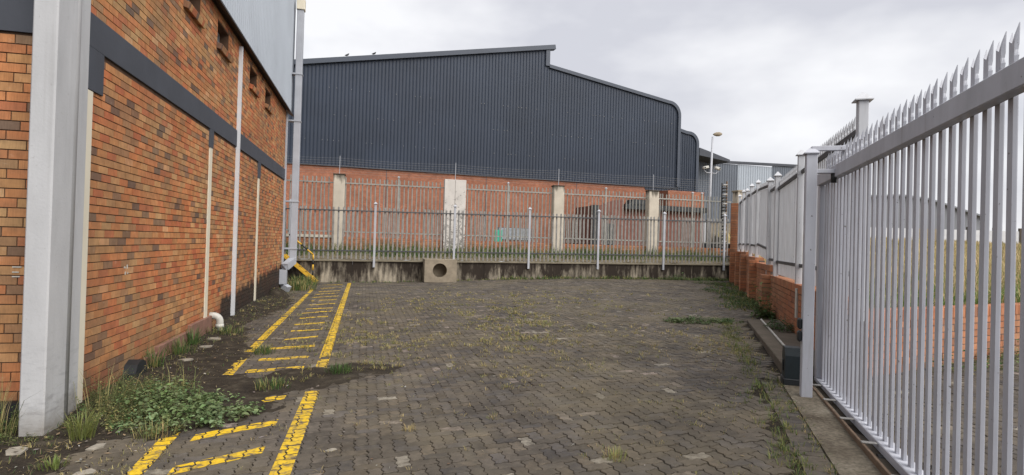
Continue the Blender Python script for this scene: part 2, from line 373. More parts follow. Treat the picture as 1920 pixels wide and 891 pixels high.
M_GRAVEL = ground_material('gravelly_earth', [(.3, (.10, .08, .05)), (.55, (.19, .155, .10)), (.75, (.08, .09, .035))])
M_FIELD = ground_material('dry_field', [(.3, (.20, .15, .075)), (.55, (.27, .21, .115)), (.75, (.14, .135, .05))], .15)

# ------------------------------------------------------------------ brick laying
def tone_mesh(name, tone, mat, bev=0.0):
    b = MB(); b.box(-.5, .5, -.5, .5, -.5, .5, tone=tone)
    me = bpy.data.meshes.new(name); me.from_pydata(b.v, [], b.f); me.materials.append(mat); set_tone(me, b.t); return me
def lay(bricks, thing_parent, mat, palette, weights, cap=300, name='brick'):
    """bricks: (matrix, length, depth, height, parent, tone or None). The largest in view become objects, the rest one mesh."""
    ms = [tone_mesh(name+'_shape', c, mat) for c in palette]
    wts = np.array(weights, float); wts /= wts.sum()
    idx = RNG.choice(len(palette), size=len(bricks), p=wts)
    sc = []
    for M, l, d, h, par in bricks:
        c = M.translation; q = proj(c)
        if q is None or not (-.02 < q[0] < 1.02 and -.03 < q[1] < 1.03): sc.append(0); continue
        nrm = M.col[1].to_3d(); vd = (Vector((0,0,CAM_H))-c).normalized()
        sc.append(l*h*max(.02, abs(nrm.dot(vd)))/q[2]**2)
    order = np.argsort(-np.array(sc)); solo = set(int(i) for i in order[:cap] if sc[int(i)] > 0)
    rest = {}
    for i, (M, l, d, h, par) in enumerate(bricks):
        if i in solo:
            o = link(name, ms[idx[i]], par); o.matrix_local = M @ Matrix.Diagonal((l, d, h, 1))
        else:
            b = rest.setdefault(0, MB()); j = 0.88+0.24*random.random()
            b.box(-l/2, l/2, -d/2, d/2, -h/2, h/2, M, tone=tuple(x*j for x in palette[idx[i]]))
    if rest: stuff(rest[0].build(name+'work', mat, thing_parent))

def courses(M, x0, x1, z0, z1, par, L=.232, H=.085, J=.010, depth=.06, holes=(), start=0, proud=0.0, top_fn=None):
    """stretcher courses on local plane y=0 facing -y; returns bricks"""
    res = []; k = start; z = z0
    while z + H*0.6 < z1:
        zh = min(H, z1-z); x = x0 - (L/2 if k % 2 else 0) - 0.03*math.sin(k*1.7)
        while x < x1:
            a, b = max(x, x0), min(x+L, x1); x += L
            if b-a < .03: continue
            segs = [(a, b)]
            for hx0, hx1, hz0, hz1 in holes:
                if z+zh*0.5 > hz0 and z+zh*0.5 < hz1:
                    ns = []
                    for s0, s1 in segs:
                        if s1 <= hx0 or s0 >= hx1: ns.append((s0, s1)); continue
                        if s0 < hx0: ns.append((s0, hx0))
                        if s1 > hx1: ns.append((hx1, s1))
                    segs = ns
            for s0, s1 in segs:
                if s1-s0 < .04: continue
                dy = random.gauss(0, .0012) - proud
                T = Matrix.Translation(((s0+s1)/2, depth/2+dy, z+zh/2)) @ Matrix.Rotation(random.gauss(0, .004), 4, 'Y')
                res.append((M @ T, s1-s0-J, depth, zh-J*random.uniform(.85, 1.15), par))
        z += H; k += 1
    return res

PAL_L = [(.42,.175,.072),(.45,.20,.085),(.41,.155,.066),(.41,.225,.098),(.37,.215,.10),(.44,.265,.125),(.37,.125,.06),(.28,.165,.088),(.19,.125,.082),(.115,.085,.07),(.50,.29,.15),(.38,.19,.08)]
PAL_L = [tuple(max(.02, m_+(c_-m_)*.88)*k_ for c_, m_, k_ in zip(p_, (.40, .19, .088), (1.0, .97, .94))) for p_ in PAL_L]
WT_L = [5,4,5,4,4,2.5,4,4.0,2.4,1.6,1.0,4]
PAL_R = [(.38,.168,.088),(.35,.150,.078),(.40,.190,.105),(.32,.138,.074),(.36,.178,.10),(.27,.130,.08)]
WT_R = [4,4,3,3,3,1.5]

# ================================================================== THE YARD
# --- ground sheet with soil drifts
def soilh(X, Y, nz):
    d = np.zeros_like(X)
    # strip along the warehouse wall
    edge = -2.12 + 0.28*np.sin(Y*0.9) + 0.25*nz + np.where(Y < 12, .26, 0.0) + np.where(Y > 17.5, -.15, 0)
    d = np.maximum(d, np.clip((edge-X)/0.35, 0, 1)*0.045*np.clip((Y-4.2)/1.2, 0, 1))
    bank = np.exp(-((Y-15.2)/3.0)**2)*np.clip((-2.25-X+.12*nz)/0.5, 0, 1)*0.16
    d = np.maximum(d, bank)
    d = np.maximum(d, np.clip(1-(((X+2.62)/.35)**2+((Y-18.0)/.6)**2), 0, 1)*0.28)          # broken clods by the downpipe
    # fan of soil washed across the walkway
    cx = X+0.60; cy = Y-7.62-0.30*cx
    q = 1.08-((cx/1.0)**2+(cy/0.66)**2)+0.8*nz
    d = np.maximum(d, np.clip(q*1.6, 0, 1)*0.034)
    q = 1-(((X+1.75)/0.95)**2+((Y-6.7)/1.25)**2)+0.8*nz                                     # under the weeds
    d = np.maximum(d, np.clip(q, 0, 1)*0.05)
    return d
def vnoise(X, Y, s):                                    # cheap smooth noise in [-.5,.5]
    a = np.sin(X*s*1.7+1.3+np.sin(Y*s*1.1)*1.3)*np.cos(Y*s*1.5+.4+np.cos(X*s*.9)*1.7)
    b = np.sin(X*s*4.1+Y*s*2.3)*np.cos(Y*s*3.7-X*s*1.9+1.0)
    return .33*a+.17*b
xs = np.concatenate([np.array([-60,-20,-8]), np.arange(-3.3, 1.2, .045), np.arange(1.2, 22, .6), np.array([30])])
ys = np.concatenate([np.array([-30,-5,0,2]), np.arange(3.0, 12.0, .05), np.arange(12.0, 24.3, .12)])
XX, YY = np.meshgrid(xs, ys)
nz_ = vnoise(XX, YY, 2.3)+.6*vnoise(XX, YY, 6.1)
ZZ = gzn(XX)-.011
SO = soilh(XX, YY, nz_); SO = np.where(SO > .001, SO+.012*(vnoise(XX, YY, 17)+vnoise(XX, YY, 31)), SO)
ZZ = ZZ+SO
vv = np.stack([XX.ravel(), YY.ravel(), ZZ.ravel()], 1); nx = len(xs); ny = len(ys)
ii = (np.arange(ny-1)[:, None]*nx+np.arange(nx-1)[None, :]).ravel()
ff = np.stack([ii, ii+1, ii+nx+1, ii+nx], 1).tolist()
structure(mesh('ground', vv, ff, M_SOIL, smooth=True))
def soil_at(x, y):
    X = np.array([x]); Y = np.array([y]); return float(soilh(X, Y, vnoise(X, Y, 2.3)+.6*vnoise(X, Y, 6.1))[0])

# --- gate and boundary lines
GP = Vector((5.315, 5.998, 0)); GD = Vector((.509, .8607, 0)).normalized(); GN = Vector((-GD.y, GD.x, 0))   # GN points to the yard side
WP = Vector((6.29, 7.16, 0)); WD = Vector((.517, .856, 0)).normalized(); WN = Vector((-WD.y, WD.x, 0))       # wall face line, WN to the yard
def gate_off(x, y): return (Vector((x, y, 0))-GP).dot(GN)

# --- herringbone zigzag pavers
paved = structure(link('paved_yard', None))
PW = 0.106
PROT = math.radians(0.6); pc, ps = math.cos(PROT), math.sin(PROT)
def tri(t):
    t = t % 1.0
    return 4*t if t < .25 else (2-4*t if t < .75 else 4*t-4)
ZA = 0.0115
def outline(lx, ly, full=True):                         # cells lx by ly, zigzag edges
    pts = []
    def edge(p, q, n):
        for k in range(n*2+1):
            t = 0 if k == 0 else (k-.5)/(n*2) 
            pts.append((p[0]+(q[0]-p[0])*t, p[1]+(q[1]-p[1])*t))
    edge((0,0),(lx,0),lx); edge((lx,0),(lx,ly),ly); edge((lx,ly),(0,ly),lx); edge((0,ly),(0,0),ly)
    if not full: pts = [(0,0),(lx,0),(lx,ly),(0,ly)]
    r = []
    for x, y in pts:
        wx = x*PW + ZA*tri(y); wy = y*PW - ZA*tri(x)
        cx, cy = lx*PW/2, ly*PW/2; g = .0042
        wx = cx+(wx-cx)*(lx*PW-2*g)/(lx*PW); wy = cy+(wy-cy)*(ly*PW-2*g)/(ly*PW)
        r.append((wx, wy))
    return np.array(r)
OUT = {(l, f): outline(*(2, 1) if l == 'h' else (1, 2), full=f) for l in 'hv' for f in (True, False)}
def paver_tone(pale=None):
    r = random.random(); b = random.uniform(.68, 1.27)
    c = (.098, .082, .066) if r < .55 else ((.088, .078, .072) if r < .78 else (.116, .094, .070))
    if pale is None: pale = random.random() < .03
    if pale: c = random.choice([(.30, .27, .22), (.24, .20, .16), (.27, .22, .19)]); b = random.uniform(.75, 1.1)
    return tuple(x*b for x in c)
def line_x(y, off):                                     # x of a line parallel to the gate, off metres to the yard side
    p = GP+GN*off; return p.x+(y-p.y)*GD.x/GD.y
EDGE = 0.67                                             # yard side of the concrete track strip + soldier course
SLAB0, SLAB1 = .25, 5.1
near = []; V = []; F = []; T = []; cnt = 0
def emit(loc, kind, zoff, tilt, tone, far, bevel):
    global cnt
    o = OUT[(kind, not far)]
    X = loc[0]+o[:, 0]*pc-o[:, 1]*ps; Y = loc[1]+o[:, 0]*ps+o[:, 1]*pc
    cx, cy = X.mean(), Y.mean()
    Z = gzn(X)+zoff+tilt[0]*(X-cx)+tilt[1]*(Y-cy)
    n = len(X)
    if bevel:
        k = .955
        top = np.stack([cx+(X-cx)*k, cy+(Y-cy)*k, Z], 1); mid = np.stack([X, Y, Z-.0035], 1); bot = np.stack([X, Y, Z-.035], 1)
        v = np.concatenate([top, mid, bot]); f = [tuple(range(n))]
        for r in (0, n): f += [(r+i, r+n+i, r+n+(i+1) % n, r+(i+1) % n) for i in range(n)]
    else:
        v = np.concatenate([np.stack([X, Y, Z], 1), np.stack([X, Y, Z-.03], 1)]); f = [tuple(range(n))]+[(i, n+i, n+(i+1) % n, (i+1) % n) for i in range(n)]
    return v, f
TOPS = []                                               # paver tops near the painted walkway
def in_yard(x, y):
    if y > 24.12 or y < 1.6 or x < -2.78: return False
    go = gate_off(x, y)
    sg = (Vector((x, y, 0))-GP).dot(GD)
    if sg < -.15 and go < EDGE+.07: return False
    if sg < SLAB1+.1 and go < .42: return False
    if (Vector((x, y, 0))-WP).dot(WN) < .03: return False
    return True
R_ORG = np.array([-1.0, 1.0])
JR = Vector((5.50, 5.80, 0)); RD = Vector((.974, .225, 0)).normalized(); RN = Vector((RD.y, -RD.x, 0))   # return wall beyond the gate
def in_drive(x, y):
    go = gate_off(x, y)
    return go < -.14 and y > 1.0 and (Vector((x, y, 0))-JR).dot(RN) > .05 and x < 11.0
i0, i1, j0, j1 = -60, 320, -40, 300
for i in range(i0, i1):
    for j in range(j0, j1):
        k = (i-j) % 4
        if k not in (0, 3): continue
        lx, ly = i*PW, j*PW
        x = R_ORG[0]+lx*pc-ly*ps; y = R_ORG[1]+lx*ps+ly*pc
        if y > 24.3 or y < .8: continue
        cx, cy = x+.07, y+.07
        yd = in_yard(cx, cy)
        if not yd and not in_drive(cx, cy): continue
        d = math.hypot(cx, cy)
        if d > 7 and not inview((cx, cy, .1), .10): continue
        kind = 'h' if k == 0 else 'v'
        zo = random.gauss(0, .0022)+.005*math.sin(cx*1.9+cy*.7)*math.cos(cy*1.3)
        tl = (random.gauss(0, .010), random.gauss(0, .010))
        tone = paver_tone(); far = d > 15
        if not yd: far = d > 10
        v, f = emit((x, y), kind, zo, tl, tone, far, d < 9.5 and yd)
        if yd and -2.1 < cx < -.3: TOPS.append((v[:(16 if not far else 4)] if True else v))
        near.append((d, cx, cy, v, f, tone))
def soldier(s):                                         # one paver of the soldier row beside the track strip
    g = .003; c = GP+GD*s+GN*(EDGE-.112)
    q = []
    for a, b in ((-.11+g, -PW/2+g), (.11-g, -PW/2+g), (.11-g, PW/2-g), (-.11+g, PW/2-g)):
        p = c+GN*a+GD*b; q.append((p.x, p.y, gz(p.x)+random.gauss(0, .0015)))
    q = np.array(q); v = np.concatenate([q, q-np.array([0, 0, .03])])
    f = [(0, 3, 2, 1)]+[(i, (i+1) % 4, 4+(i+1) % 4, 4+i) for i in range(4)]
    return c, v, f
s = -4.9
while s < -.15:
    c, v, f = soldier(s); near.append((math.hypot(c.x, c.y), c.x, c.y, v, f, paver_tone())); s += PW
def paver_size(e):
    q = proj((e[1], e[2], gz(e[1])))
    if q is None or not (0 <= q[0] <= 1 and 0 <= q[1] <= 1): return 0
    if soil_at(e[1], e[2]) > .012 or gate_off(e[1], e[2]) < 0: return 0
    return 1/q[2]**3
near.sort(key=lambda e: -paver_size(e))
for e in near[:300]:
    c = np.array([e[1], e[2], 0]); o = mesh('paver', e[3]-c, e[4], M_PAVER, paved, tones=np.tile(np.array(e[5]), (len(e[3]), 1))); o.location = c
V = []; F = []; T = []; base = 0
for e in near[300:]:
    V.append(e[3]); F += [tuple(i+base for i in q) for q in e[4]]; T.append(np.tile(np.array(e[5]), (len(e[3]), 1))); base += len(e[3])
V = np.concatenate(V); stuff(mesh('paving', V, F, M_PAVER, paved, tones=np.concatenate(T)))

# --- painted walkway: paint only lies on the paver tops
def clip(poly, conv):
    n = len(conv)
    for i in range(n):
        a, b = conv[i], conv[(i+1) % n]; ex, ey = b[0]-a[0], b[1]-a[1]; outp = []
        m = len(poly)
        if m < 3: return []
        sd = [ex*(p[1]-a[1])-ey*(p[0]-a[0]) for p in poly]
        for k in range(m):
            p, q = poly[k], poly[(k+1) % m]; s0, s1 = sd[k], sd[(k+1) % m]
            if s0 >= 0: outp.append(p)
            if (s0 >= 0) != (s1 >= 0):
                t = s0/(s0-s1); outp.append(tuple(p[c]+(q[c]-p[c])*t for c in range(3)))
        poly = outp
    return poly
def stroke(name, a, b, wa, wb, drop=0.0, skew=False):
    ax, ay = a; bx, by = b; L_ = math.hypot(bx-ax, by-ay); nx_, ny_ = -(by-ay)/L_, (bx-ax)/L_
    if skew: nx_, ny_ = 0.0, 1.0
    conv = [(ax-nx_*wa/2, ay-ny_*wa/2), (bx-nx_*wb/2, by-ny_*wb/2), (bx+nx_*wb/2, by+ny_*wb/2), (ax+nx_*wa/2, ay+ny_*wa/2)]
    v = []; f = []
    x0 = min(p[0] for p in conv)-.2; x1 = max(p[0] for p in conv)+.2; y0 = min(p[1] for p in conv)-.2; y1 = max(p[1] for p in conv)+.2
    for t in TOPS:
        if not (x0 < t[0][0] < x1 and y0 < t[0][1] < y1): continue
        q = clip([tuple(p) for p in t], conv)
        if len(q) < 3 or random.random() < drop: continue
        bse = len(v); v += [(p[0], p[1], p[2]+.0025) for p in q]; f.append(tuple(range(bse, bse+len(q))))
    if v: mesh(name, v, f, M_YELLOW, paved)
stroke('painted_line', (-1.60, 4.0), (-1.66, 6.3), .125, .125, .02)
stroke('painted_line', (-1.67, 6.9), (-1.74, 9.15), .125, .125, .03)
stroke('painted_line', (-1.745, 9.45), (-1.90, 20.9), .125, .12, .06)
stroke('painted_line', (-.60, 3.2), (-.60, 6.95), .15, .15, .0)
stroke('painted_line', (-.605, 8.05), (-.79, 23.7), .15, .13, .03)
for a in [(-1.39,4.74,-.80,5.08),(-1.44,5.49,-.81,5.83),(-1.15,6.62,-.86,6.72),(-1.43,7.22,-.95,7.36),(-1.52,8.09,-.83,8.24),(-1.50,8.82,-.85,8.98),(-1.51,9.72,-.84,9.90),(-1.39,10.53,-.87,10.80),(-1.40,11.45,-.87,11.65),(-1.45,12.32,-.89,12.57),(-1.47,13.29,-.89,13.55),(-1.51,14.13,-.88,14.49),(-1.51,14.97,-.89,15.19),(-1.52,15.92,-.90,16.27),(-1.58,16.95,-.92,17.30),(-1.63,17.91,-.93,18.39),(-1.63,18.93,-.95,19.48),(-1.63,19.88,-.97,20.28),(-1.67,21.15,-.99,21.50),(-1.73,22.59,-1.0,22.88)]:
    stroke('painted_rung', a[:2], a[2:], .17, .17, .0 if a[1] < 6 else .05, True)

# --- concrete track strip, gate rail bed and run-back slab
b = MB(); Mg = frame((GP.x, GP.y, 0), GD, GN)            # local x along gate (away), y to the yard side
segs = 24; v = []; f = []
for i in range(segs+1):
    s_ = -6.0+(6.0+.05)*i/segs
    for o_, dz in ((EDGE-.228, -.03), (EDGE-.228, .010), (.10, .010), (.10, -.03)):
        p = Mg @ Vector((s_, o_, 0)); v.append((p.x, p.y, gz(p.x)+dz+(.0 if dz < 0 else random.gauss(0, .002))))
for i in range(segs):
    for k in range(3): f.append((i*4+k, (i+1)*4+k, (i+1)*4+k+1, i*4+k+1))
M_GRIT = ground_material('gritty_track_concrete', [(.3, (.085, .07, .052)), (.5, (.15, .128, .098)), (.72, (.21, .185, .145))], 2.2)
tag(mesh('track_strip', v, f, M_GRIT), 'dirty flat concrete strip along the foot of the sliding gate', 'concrete strip')
b = MB(); b.bbox(SLAB0, SLAB1, -.36, .36, .05, .315, .012, Mg)
slab = b.build('gate_plinth', concrete_material('plinth_concrete', (.125, .105, .082), False)); tag(slab, 'long low dark concrete plinth behind the gate motor beside the brick wall', 'plinth')
b = MB(); b.tube([Mg @ Vector((x_, y_, .332)) for x_, y_ in ((SLAB1-.05, .09), (3.5, .11), (1.5, .14))], .018, 8)
tag(b.build('conduit_pipe', M_WHITE), 'thin white conduit lying along the dark concrete plinth', 'conduit')

# ================================================================== LEFT WAREHOUSE
WX = -2.80; YF = 6.0; YE = 20.0; ZC = 5.80
wh = empty('brick_warehouse', 'orange brick warehouse with charcoal band and light grey sheeting on the left', 'building')
Ms = frame((WX, 0, 0), (0, 1, 0), (-1, 0, 0))            # local x = world Y, local y = into wall
wins = [(9.50, 10.32), (11.40, 12.22), (14.25, 15.07), (16.22, 17.04)]
WZ0, WZ1 = 5.22, 5.62
b = MB()
b.box(6.3, YE-.01, .009, .30, -.2, WZ0, Ms); b.box(6.3, YE-.01, .009, .30, WZ1, ZC+.1, Ms)
e0 = 6.3
for a0, a1 in wins+[(YE-.01, None)]:
    b.box(e0, a0, .009, .30, WZ0, WZ1, Ms)
    e0 = a1
side = b.build('side_wall', M_MORTAR, wh)
br = courses(Ms, 6.45, YE, -.015, 3.60, side, holes=[], start=0)
br += courses(Ms, 6.45, YE, 3.94, ZC, side, holes=[(a0-.005, a1+.005, WZ0-.09, WZ1) for a0, a1 in wins], start=1)
Mf = frame((-2.90, YF, 0), (-1, 0, 0), (0, 1, 0))         # front face, seen left of the column
b = MB(); b.box(0, 8, .009, .3, -.2, 9, Mf); front = b.build('front_wall', M_MORTAR, wh)
br += courses(Mf, 0, 2.4, .24, 3.49, front, start=1)
lay(br, wh, M_BRICK, PAL_L, WT_L, 300)
b = MB(); b.box(0, 8, -.02, .02, 3.49, 4.1, Mf); b.build('front_band', M_BAND, wh)
b = MB(); b.box(.02, 2.4, -.05, .02, -.1, .235, Mf); b.build('front_plinth', M_TAR_SHADE, wh)
b = MB(); b.box(-12.0, WX-.25, YF+.25, YE-.3, -.1, 11.5); b.build('core', M_BAND, wh)
b = MB(); b.bbox(6.42, YE+.01, -.018, .02, 3.60, 3.94, .004, Ms); b.build('concrete_band', M_BAND, wh)
for y0, y1, zb in ((6.60, 6.93, 3.17), (11.06, 11.30, 3.28), (15.50, 15.82, 3.20)):
    b = MB(); b.bbox(y0, y1, -.021, .02, zb, 3.60, .003, Ms); b.build('band_stub', M_BAND, wh)
b = MB(); b.bbox(6.56, 6.72, -.016, .02, -.05, 3.165, .003, Ms); b.build('pilaster_strip', M_CREAM, wh)
b = MB(); b.bbox(6.44, 6.56, -.03, .02, -.05, 3.6, .003, Ms); b.build('pilaster_edge', M_PALE, wh)
for y0, y1, zb, zt in ((11.09, 11.27, .19, 3.28), (15.54, 15.74, .08, 3.20)):
    b = MB(); b.bbox(y0, y1, -.014, .02, zb, zt, .003, Ms); b.build('pilaster_strip', M_CREAM, wh)
b = MB(); b.sqtube([Ms @ Vector((13.14, -.03, .02)), Ms @ Vector((13.14, -.03, 5.70))], .038); b.build('conduit', M_PALE, wh)
for y0, y1, z1 in ((8.35, 8.75, .15), (8.75, 10.2, .22), (10.2, 11.45, .30)):
    b = MB(); b.bbox(y0, y1, -.05, .02, -.1, z1, .006, Ms); b.build('plinth_block', M_PLINTH, wh)
# corner column: deep box section, recessed web, flange
b = MB(); b.bbox(-2.80, -2.615, 5.64, 5.99, -.1, 9.5, .012)
col_ = b.build('corner_column', M_GREY, wh)
b = MB(); b.bbox(-2.86, -2.70, 5.98, 6.30, -.1, 9.5, .01); b.build('column_web', M_GREY, wh)
b = MB(); b.tube([(-2.655, 6.0, -.1), (-2.655, 6.0, 9.5)], .052, 16); b.build('column_edge_roll', M_GREY, wh, True)
b = MB(); b.bbox(-2.86, -2.715, 6.29, 6.45, -.1, 9.5, .01); b.build('column_flange', M_GREY, wh)
# sheeting above and flashing
def corrugated(name, u0_, u1_, zl, zh, M, mat, parent, pitch=.2, dep=.035, rib=.30):
    us = []; k = u0_
    while k < u1_:
        for a, d_ in ((0, 0), (1-rib-.16, 0), (1-rib, dep), (1-.16, dep)): us.append((min(k+a*pitch, u1_), d_))
        k += pitch
    us.append((u1_, 0)); v = []; f = []
    for u_, d_ in us:
        v += [tuple(M @ Vector((u_, -d_, zl(u_)))), tuple(M @ Vector((u_, -d_, zh(u_))))]
    for i in range(len(us)-1): f.append((2*i, 2*i+2, 2*i+3, 2*i+1))
    return mesh(name, v, f, mat, parent)
Mc = frame((WX+.06, 0, 0), (0, 1, 0), (-1, 0, 0))
corrugated('wall_sheeting', 6.5, 20.62, lambda u: ZC+.06, lambda u: 11.5, Mc, M_CLADL, wh, .19, .045)
b = MB(); b.prism([(.10, ZC+.10), (-.16, ZC-.03), (-.165, ZC+.0), (-.02, ZC+.16), (.10, ZC+.16)], 6.5, 20.66, frame((WX, 0, 0), (-1, 0, 0), (0, 1, 0))); b.build('flashing', M_FLASH, wh)
b = MB(); b.bbox(YE-.02, YE+.10, -.05, .12, .10, ZC-.02, .006, Ms); b.build('corner_trim', M_PIPE, wh)
b = MB(); b.box(-11.5, WX+.03, 20.45, 20.61, ZC+.05, 11.5); b.build('end_sheeting', M_CLADL, wh)
b = MB(); b.box(-11.5, WX-.02, YE-.3, YE-.03, -.2, ZC+.1); b.build('end_wall', M_MORTAR, wh)
# small high windows with brick sills
for a0, a1 in wins:
    wn = MB().box(a0, a1, .17, .19, WZ0, WZ1, Ms).build('window', M_PALE, wh)
    MB().box(a0+.05, a1-.05, .163, .169, WZ0+.04, WZ1-.04, Ms).build('pane', M_GLASS, wn)
    nb = 9; step = (a1-a0+.10)/nb
    for k in range(nb):
        T_ = Ms @ Matrix.Translation((a0-.05+(k+.5)*step, .045, WZ0-.045)) @ Matrix.Rotation(math.radians(17), 4, 'X')
        bb = MB(); bb.bbox(-step/2+.005, step/2-.005, -.13, .13, -.05, .05, .005, T_, tone=random.choice(PAL_L[4:10]))
        bb.build('sill_brick', M_BRICK, wn)
    for x0_ in (a0-.0, a1-.0):
        pass
# scraps of old white paint on the bricks
for y_, z_, l_, h_ in ((7.66, 1.33, .035, .022), (7.74, 1.325, .018, .045), (7.69, 1.255, .02, .035), (7.76, 1.26, .018, .022)):
    MB().box(y_, y_+l_, -.006, .001, z_, z_+h_, Ms).build('paint_mark', M_WHITE, side)
for x_, z_, l_ in ((.09, 1.415, .07), (.11, 1.37, .05), (.10, 1.33, .06)):
    MB().box(x_, x_+l_, -.006, .001, z_, z_+.009, Mf).build('paint_mark', M_WHITE, front)
# square downpipe at the far corner
b = MB(); b.bbox(-2.60, -2.39, 20.22, 20.42, .98, 9.25, .012); dp = b.build('downpipe', M_PIPE, wh)
for z_ in (1.35, 2.9, 5.55, 7.1):
    MB().bbox(-2.80, -2.372, 20.20, 20.44, z_, z_+.05, .004).build('bracket', M_PIPE, dp)
b = MB(); b.bbox(-2.62, -2.36, 20.18, 20.46, 9.25, 9.62, .012); b.build('rainwater_head', M_CREAM, dp)
b = MB(); b.sqtube([(-2.50, 20.32, 1.06), (-2.50, 20.28, .98), (-2.66, 19.75, .80), (-2.69, 19.66, .70), (-2.69, 19.66, .26), (-2.66, 19.64, .17), (-2.52, 19.56, .08)], .105); b.build('downpipe_elbow', M_PIPE, dp)
# white soil pipe and small black cover near the ground
b = MB(); arc = [(WX-.05, 11.50, .29)]+[(WX+.06+.11*math.sin(a), 11.50, .18+.11*math.cos(a)) for a in np.linspace(0, PI/2, 7)]+[(WX+.17, 11.50, -.05)]
b.tube(arc, .062, 16); sp = b.build('soil_pipe', M_WHITE, wh, True)
b = MB(); b.tube([(WX+.17, 11.50, .14), (WX+.17, 11.50, .07)], .070, 16); b.build('pipe_socket', M_WHITE, sp, True)
b = MB(); prof = [(7.72, -.1), (7.72, .08), (7.78, .18), (7.90, .22), (8.03, .18), (8.10, .07), (8.10, -.1)]
b.prism([(p[0], p[1]) for p in prof], -.14, .0, Ms); b.build('black_cover', M_BLACK, wh)

# ================================================================== RETAINING WALL AND FRONT FENCE
RY = 24.2
def rz(x): return .90+.0085*x                           # ledge height
rw = empty('retaining_wall', 'low concrete retaining wall streaked black below the long grey fence', 'wall')
joints = [-9.0, -5.6, -.72, 2.16, 4.66, 8.1, 11.6, 14.5, 16.75]
for a, c in zip(joints[:-1], joints[1:]):
    v = []; dy = random.uniform(-.008, .008)
    for x_ in (a+.006, c-.006):
        v += [(x_, RY+dy, -.2), (x_, RY+dy, rz(x_)-.05), (x_, RY+.35, rz(x_)-.05), (x_, RY+.35, -.2)]
    mesh('wall_panel', v, [(0,1,5,4),(1,2,6,5),(2,3,7,6),(0,3,2,1),(4,5,6,7)][:5], M_RETAIN, rw)
v = []; xs_ = np.linspace(-9, 16.8, 120)
for x_ in xs_:
    e = .02*math.sin(x_*3.1)+.015*math.sin(x_*7.7)
    v += [(x_, RY-.06+e*.4, rz(x_)-.045), (x_, RY-.06+e*.4, rz(x_)+.005+.3*e*e), (x_, RY+.1, rz(x_)+.02+e*.5), (x_, RY+.55, rz(x_)+.03+e)]
f = [(i*4+k, (i+1)*4+k, (i+1)*4+k+1, i*4+k+1) for i in range(len(xs_)-1) for k in range(3)]
mesh('ledge', v, f, M_LEDGE, rw)
MB().box(-9, 16.75, RY+.02, RY+.3, -.2, .7).build('core', M_TAR_SHADE, rw)

def picket_mesh(name, h, mat, wd=.034, dp=.016, spike=True, rows=True, notch=.10, flat=False):
    """W-section pale with a split, notched head; stands on z=0, faces -y"""
    cols = [-1, -.45, 0, .45, 1]; dep = [.0, -dp, -dp*.25, -dp, .0]
    if flat: cols = [-1, -.86, 0, .86, 1]; dep = [0, -dp, -dp*.9, -dp, 0]
    def row(z, sq=1.0, tops=None):
        return [(c*wd*(sq if abs(c) == 1 else 1), d_, z if tops is None else tops[i]) for i, (c, d_) in enumerate(zip(cols, dep))]
    R = [row(0), row(h-notch*2.6)]
    if rows: R += [row(h-notch*2.2, .66), row(h-notch*1.8, 1.04), row(h-notch*1.45, .68), row(h-notch*1.1, 1.0)]
    R.append(row(0, 1.14, [h-notch*.22, h-notch*.78, h-notch*.98, h-notch*.55, h+notch*.14] if spike else [h-.04, h-.015, h, h-.015, h-.04]))
    v = [p for r in R for p in r]; n = len(v); v += [(p[0], p[1]+.004, p[2]) for p in v]
    f = []
    for i in range(len(R)-1):
        for k in range(4):
            a = i*5+k; f.append((a, a+1, a+6, a+5)); f.append((n+a, n+a+5, n+a+6, n+a+1))
        a = i*5; f.append((a, a+5, n+a+5, n+a)); a = i*5+4; f.append((a, n+a, n+a+5, a+5))
    t = (len(R)-1)*5
    for k in range(4): f.append((t+k, t+k+1, n+t+k+1, n+t+k))
    me = bpy.data.meshes.new(name); me.from_pydata(v, [], f); me.materials.append(mat); return me

ff_ = empty('palisade_fence', 'long grey palisade fence with capped posts standing on the stained retaining wall', 'fence')
pm = picket_mesh('pale', 2.10, M_GALV, .034, .014, False, False)
posts = [-6.34, -3.1, .12, 3.35, 6.58, 9.755, 12.94, 16.05]
k = 0; x_ = -4.9
while x_ < 16.5:
    if min(abs(x_-p) for p in posts) > .07:
        o = link('pale', pm, ff_); o.location = (x_, RY+.02, rz(x_)+.045+random.gauss(0, .008)); o.rotation_euler = (random.gauss(0, .008), random.gauss(0, .006), 0); k += 1
    x_ += .1795
for a, c in zip([-5.0]+posts[1:], posts[1:]+[16.55]):
    for dz in (.36, 1.965):
        b = MB(); v = []
        for xx in (a, c): v += [(xx, RY-.03, rz(xx)+dz), (xx, RY-.03, rz(xx)+dz+.045), (xx, RY+.012, rz(xx)+dz+.045), (xx, RY+.012, rz(xx)+dz)]
        b.add(v, [(0,4,5,1),(1,5,6,2),(2,6,7,3),(3,7,4,0),(0,1,2,3),(4,7,6,5)]); b.build('rail', M_RAIL, ff_)
for p in posts[1:]:
    zb = rz(p)-.28; zt = rz(p)+2.28
    po = MB().bbox(p-.045, p+.045, RY-.105, RY-.03, zb, zt, .006).build('post', M_POST, ff_)
    MB().pyramid(p, RY-.068, zt, .075, .10).build('post_cap', M_POST, po)
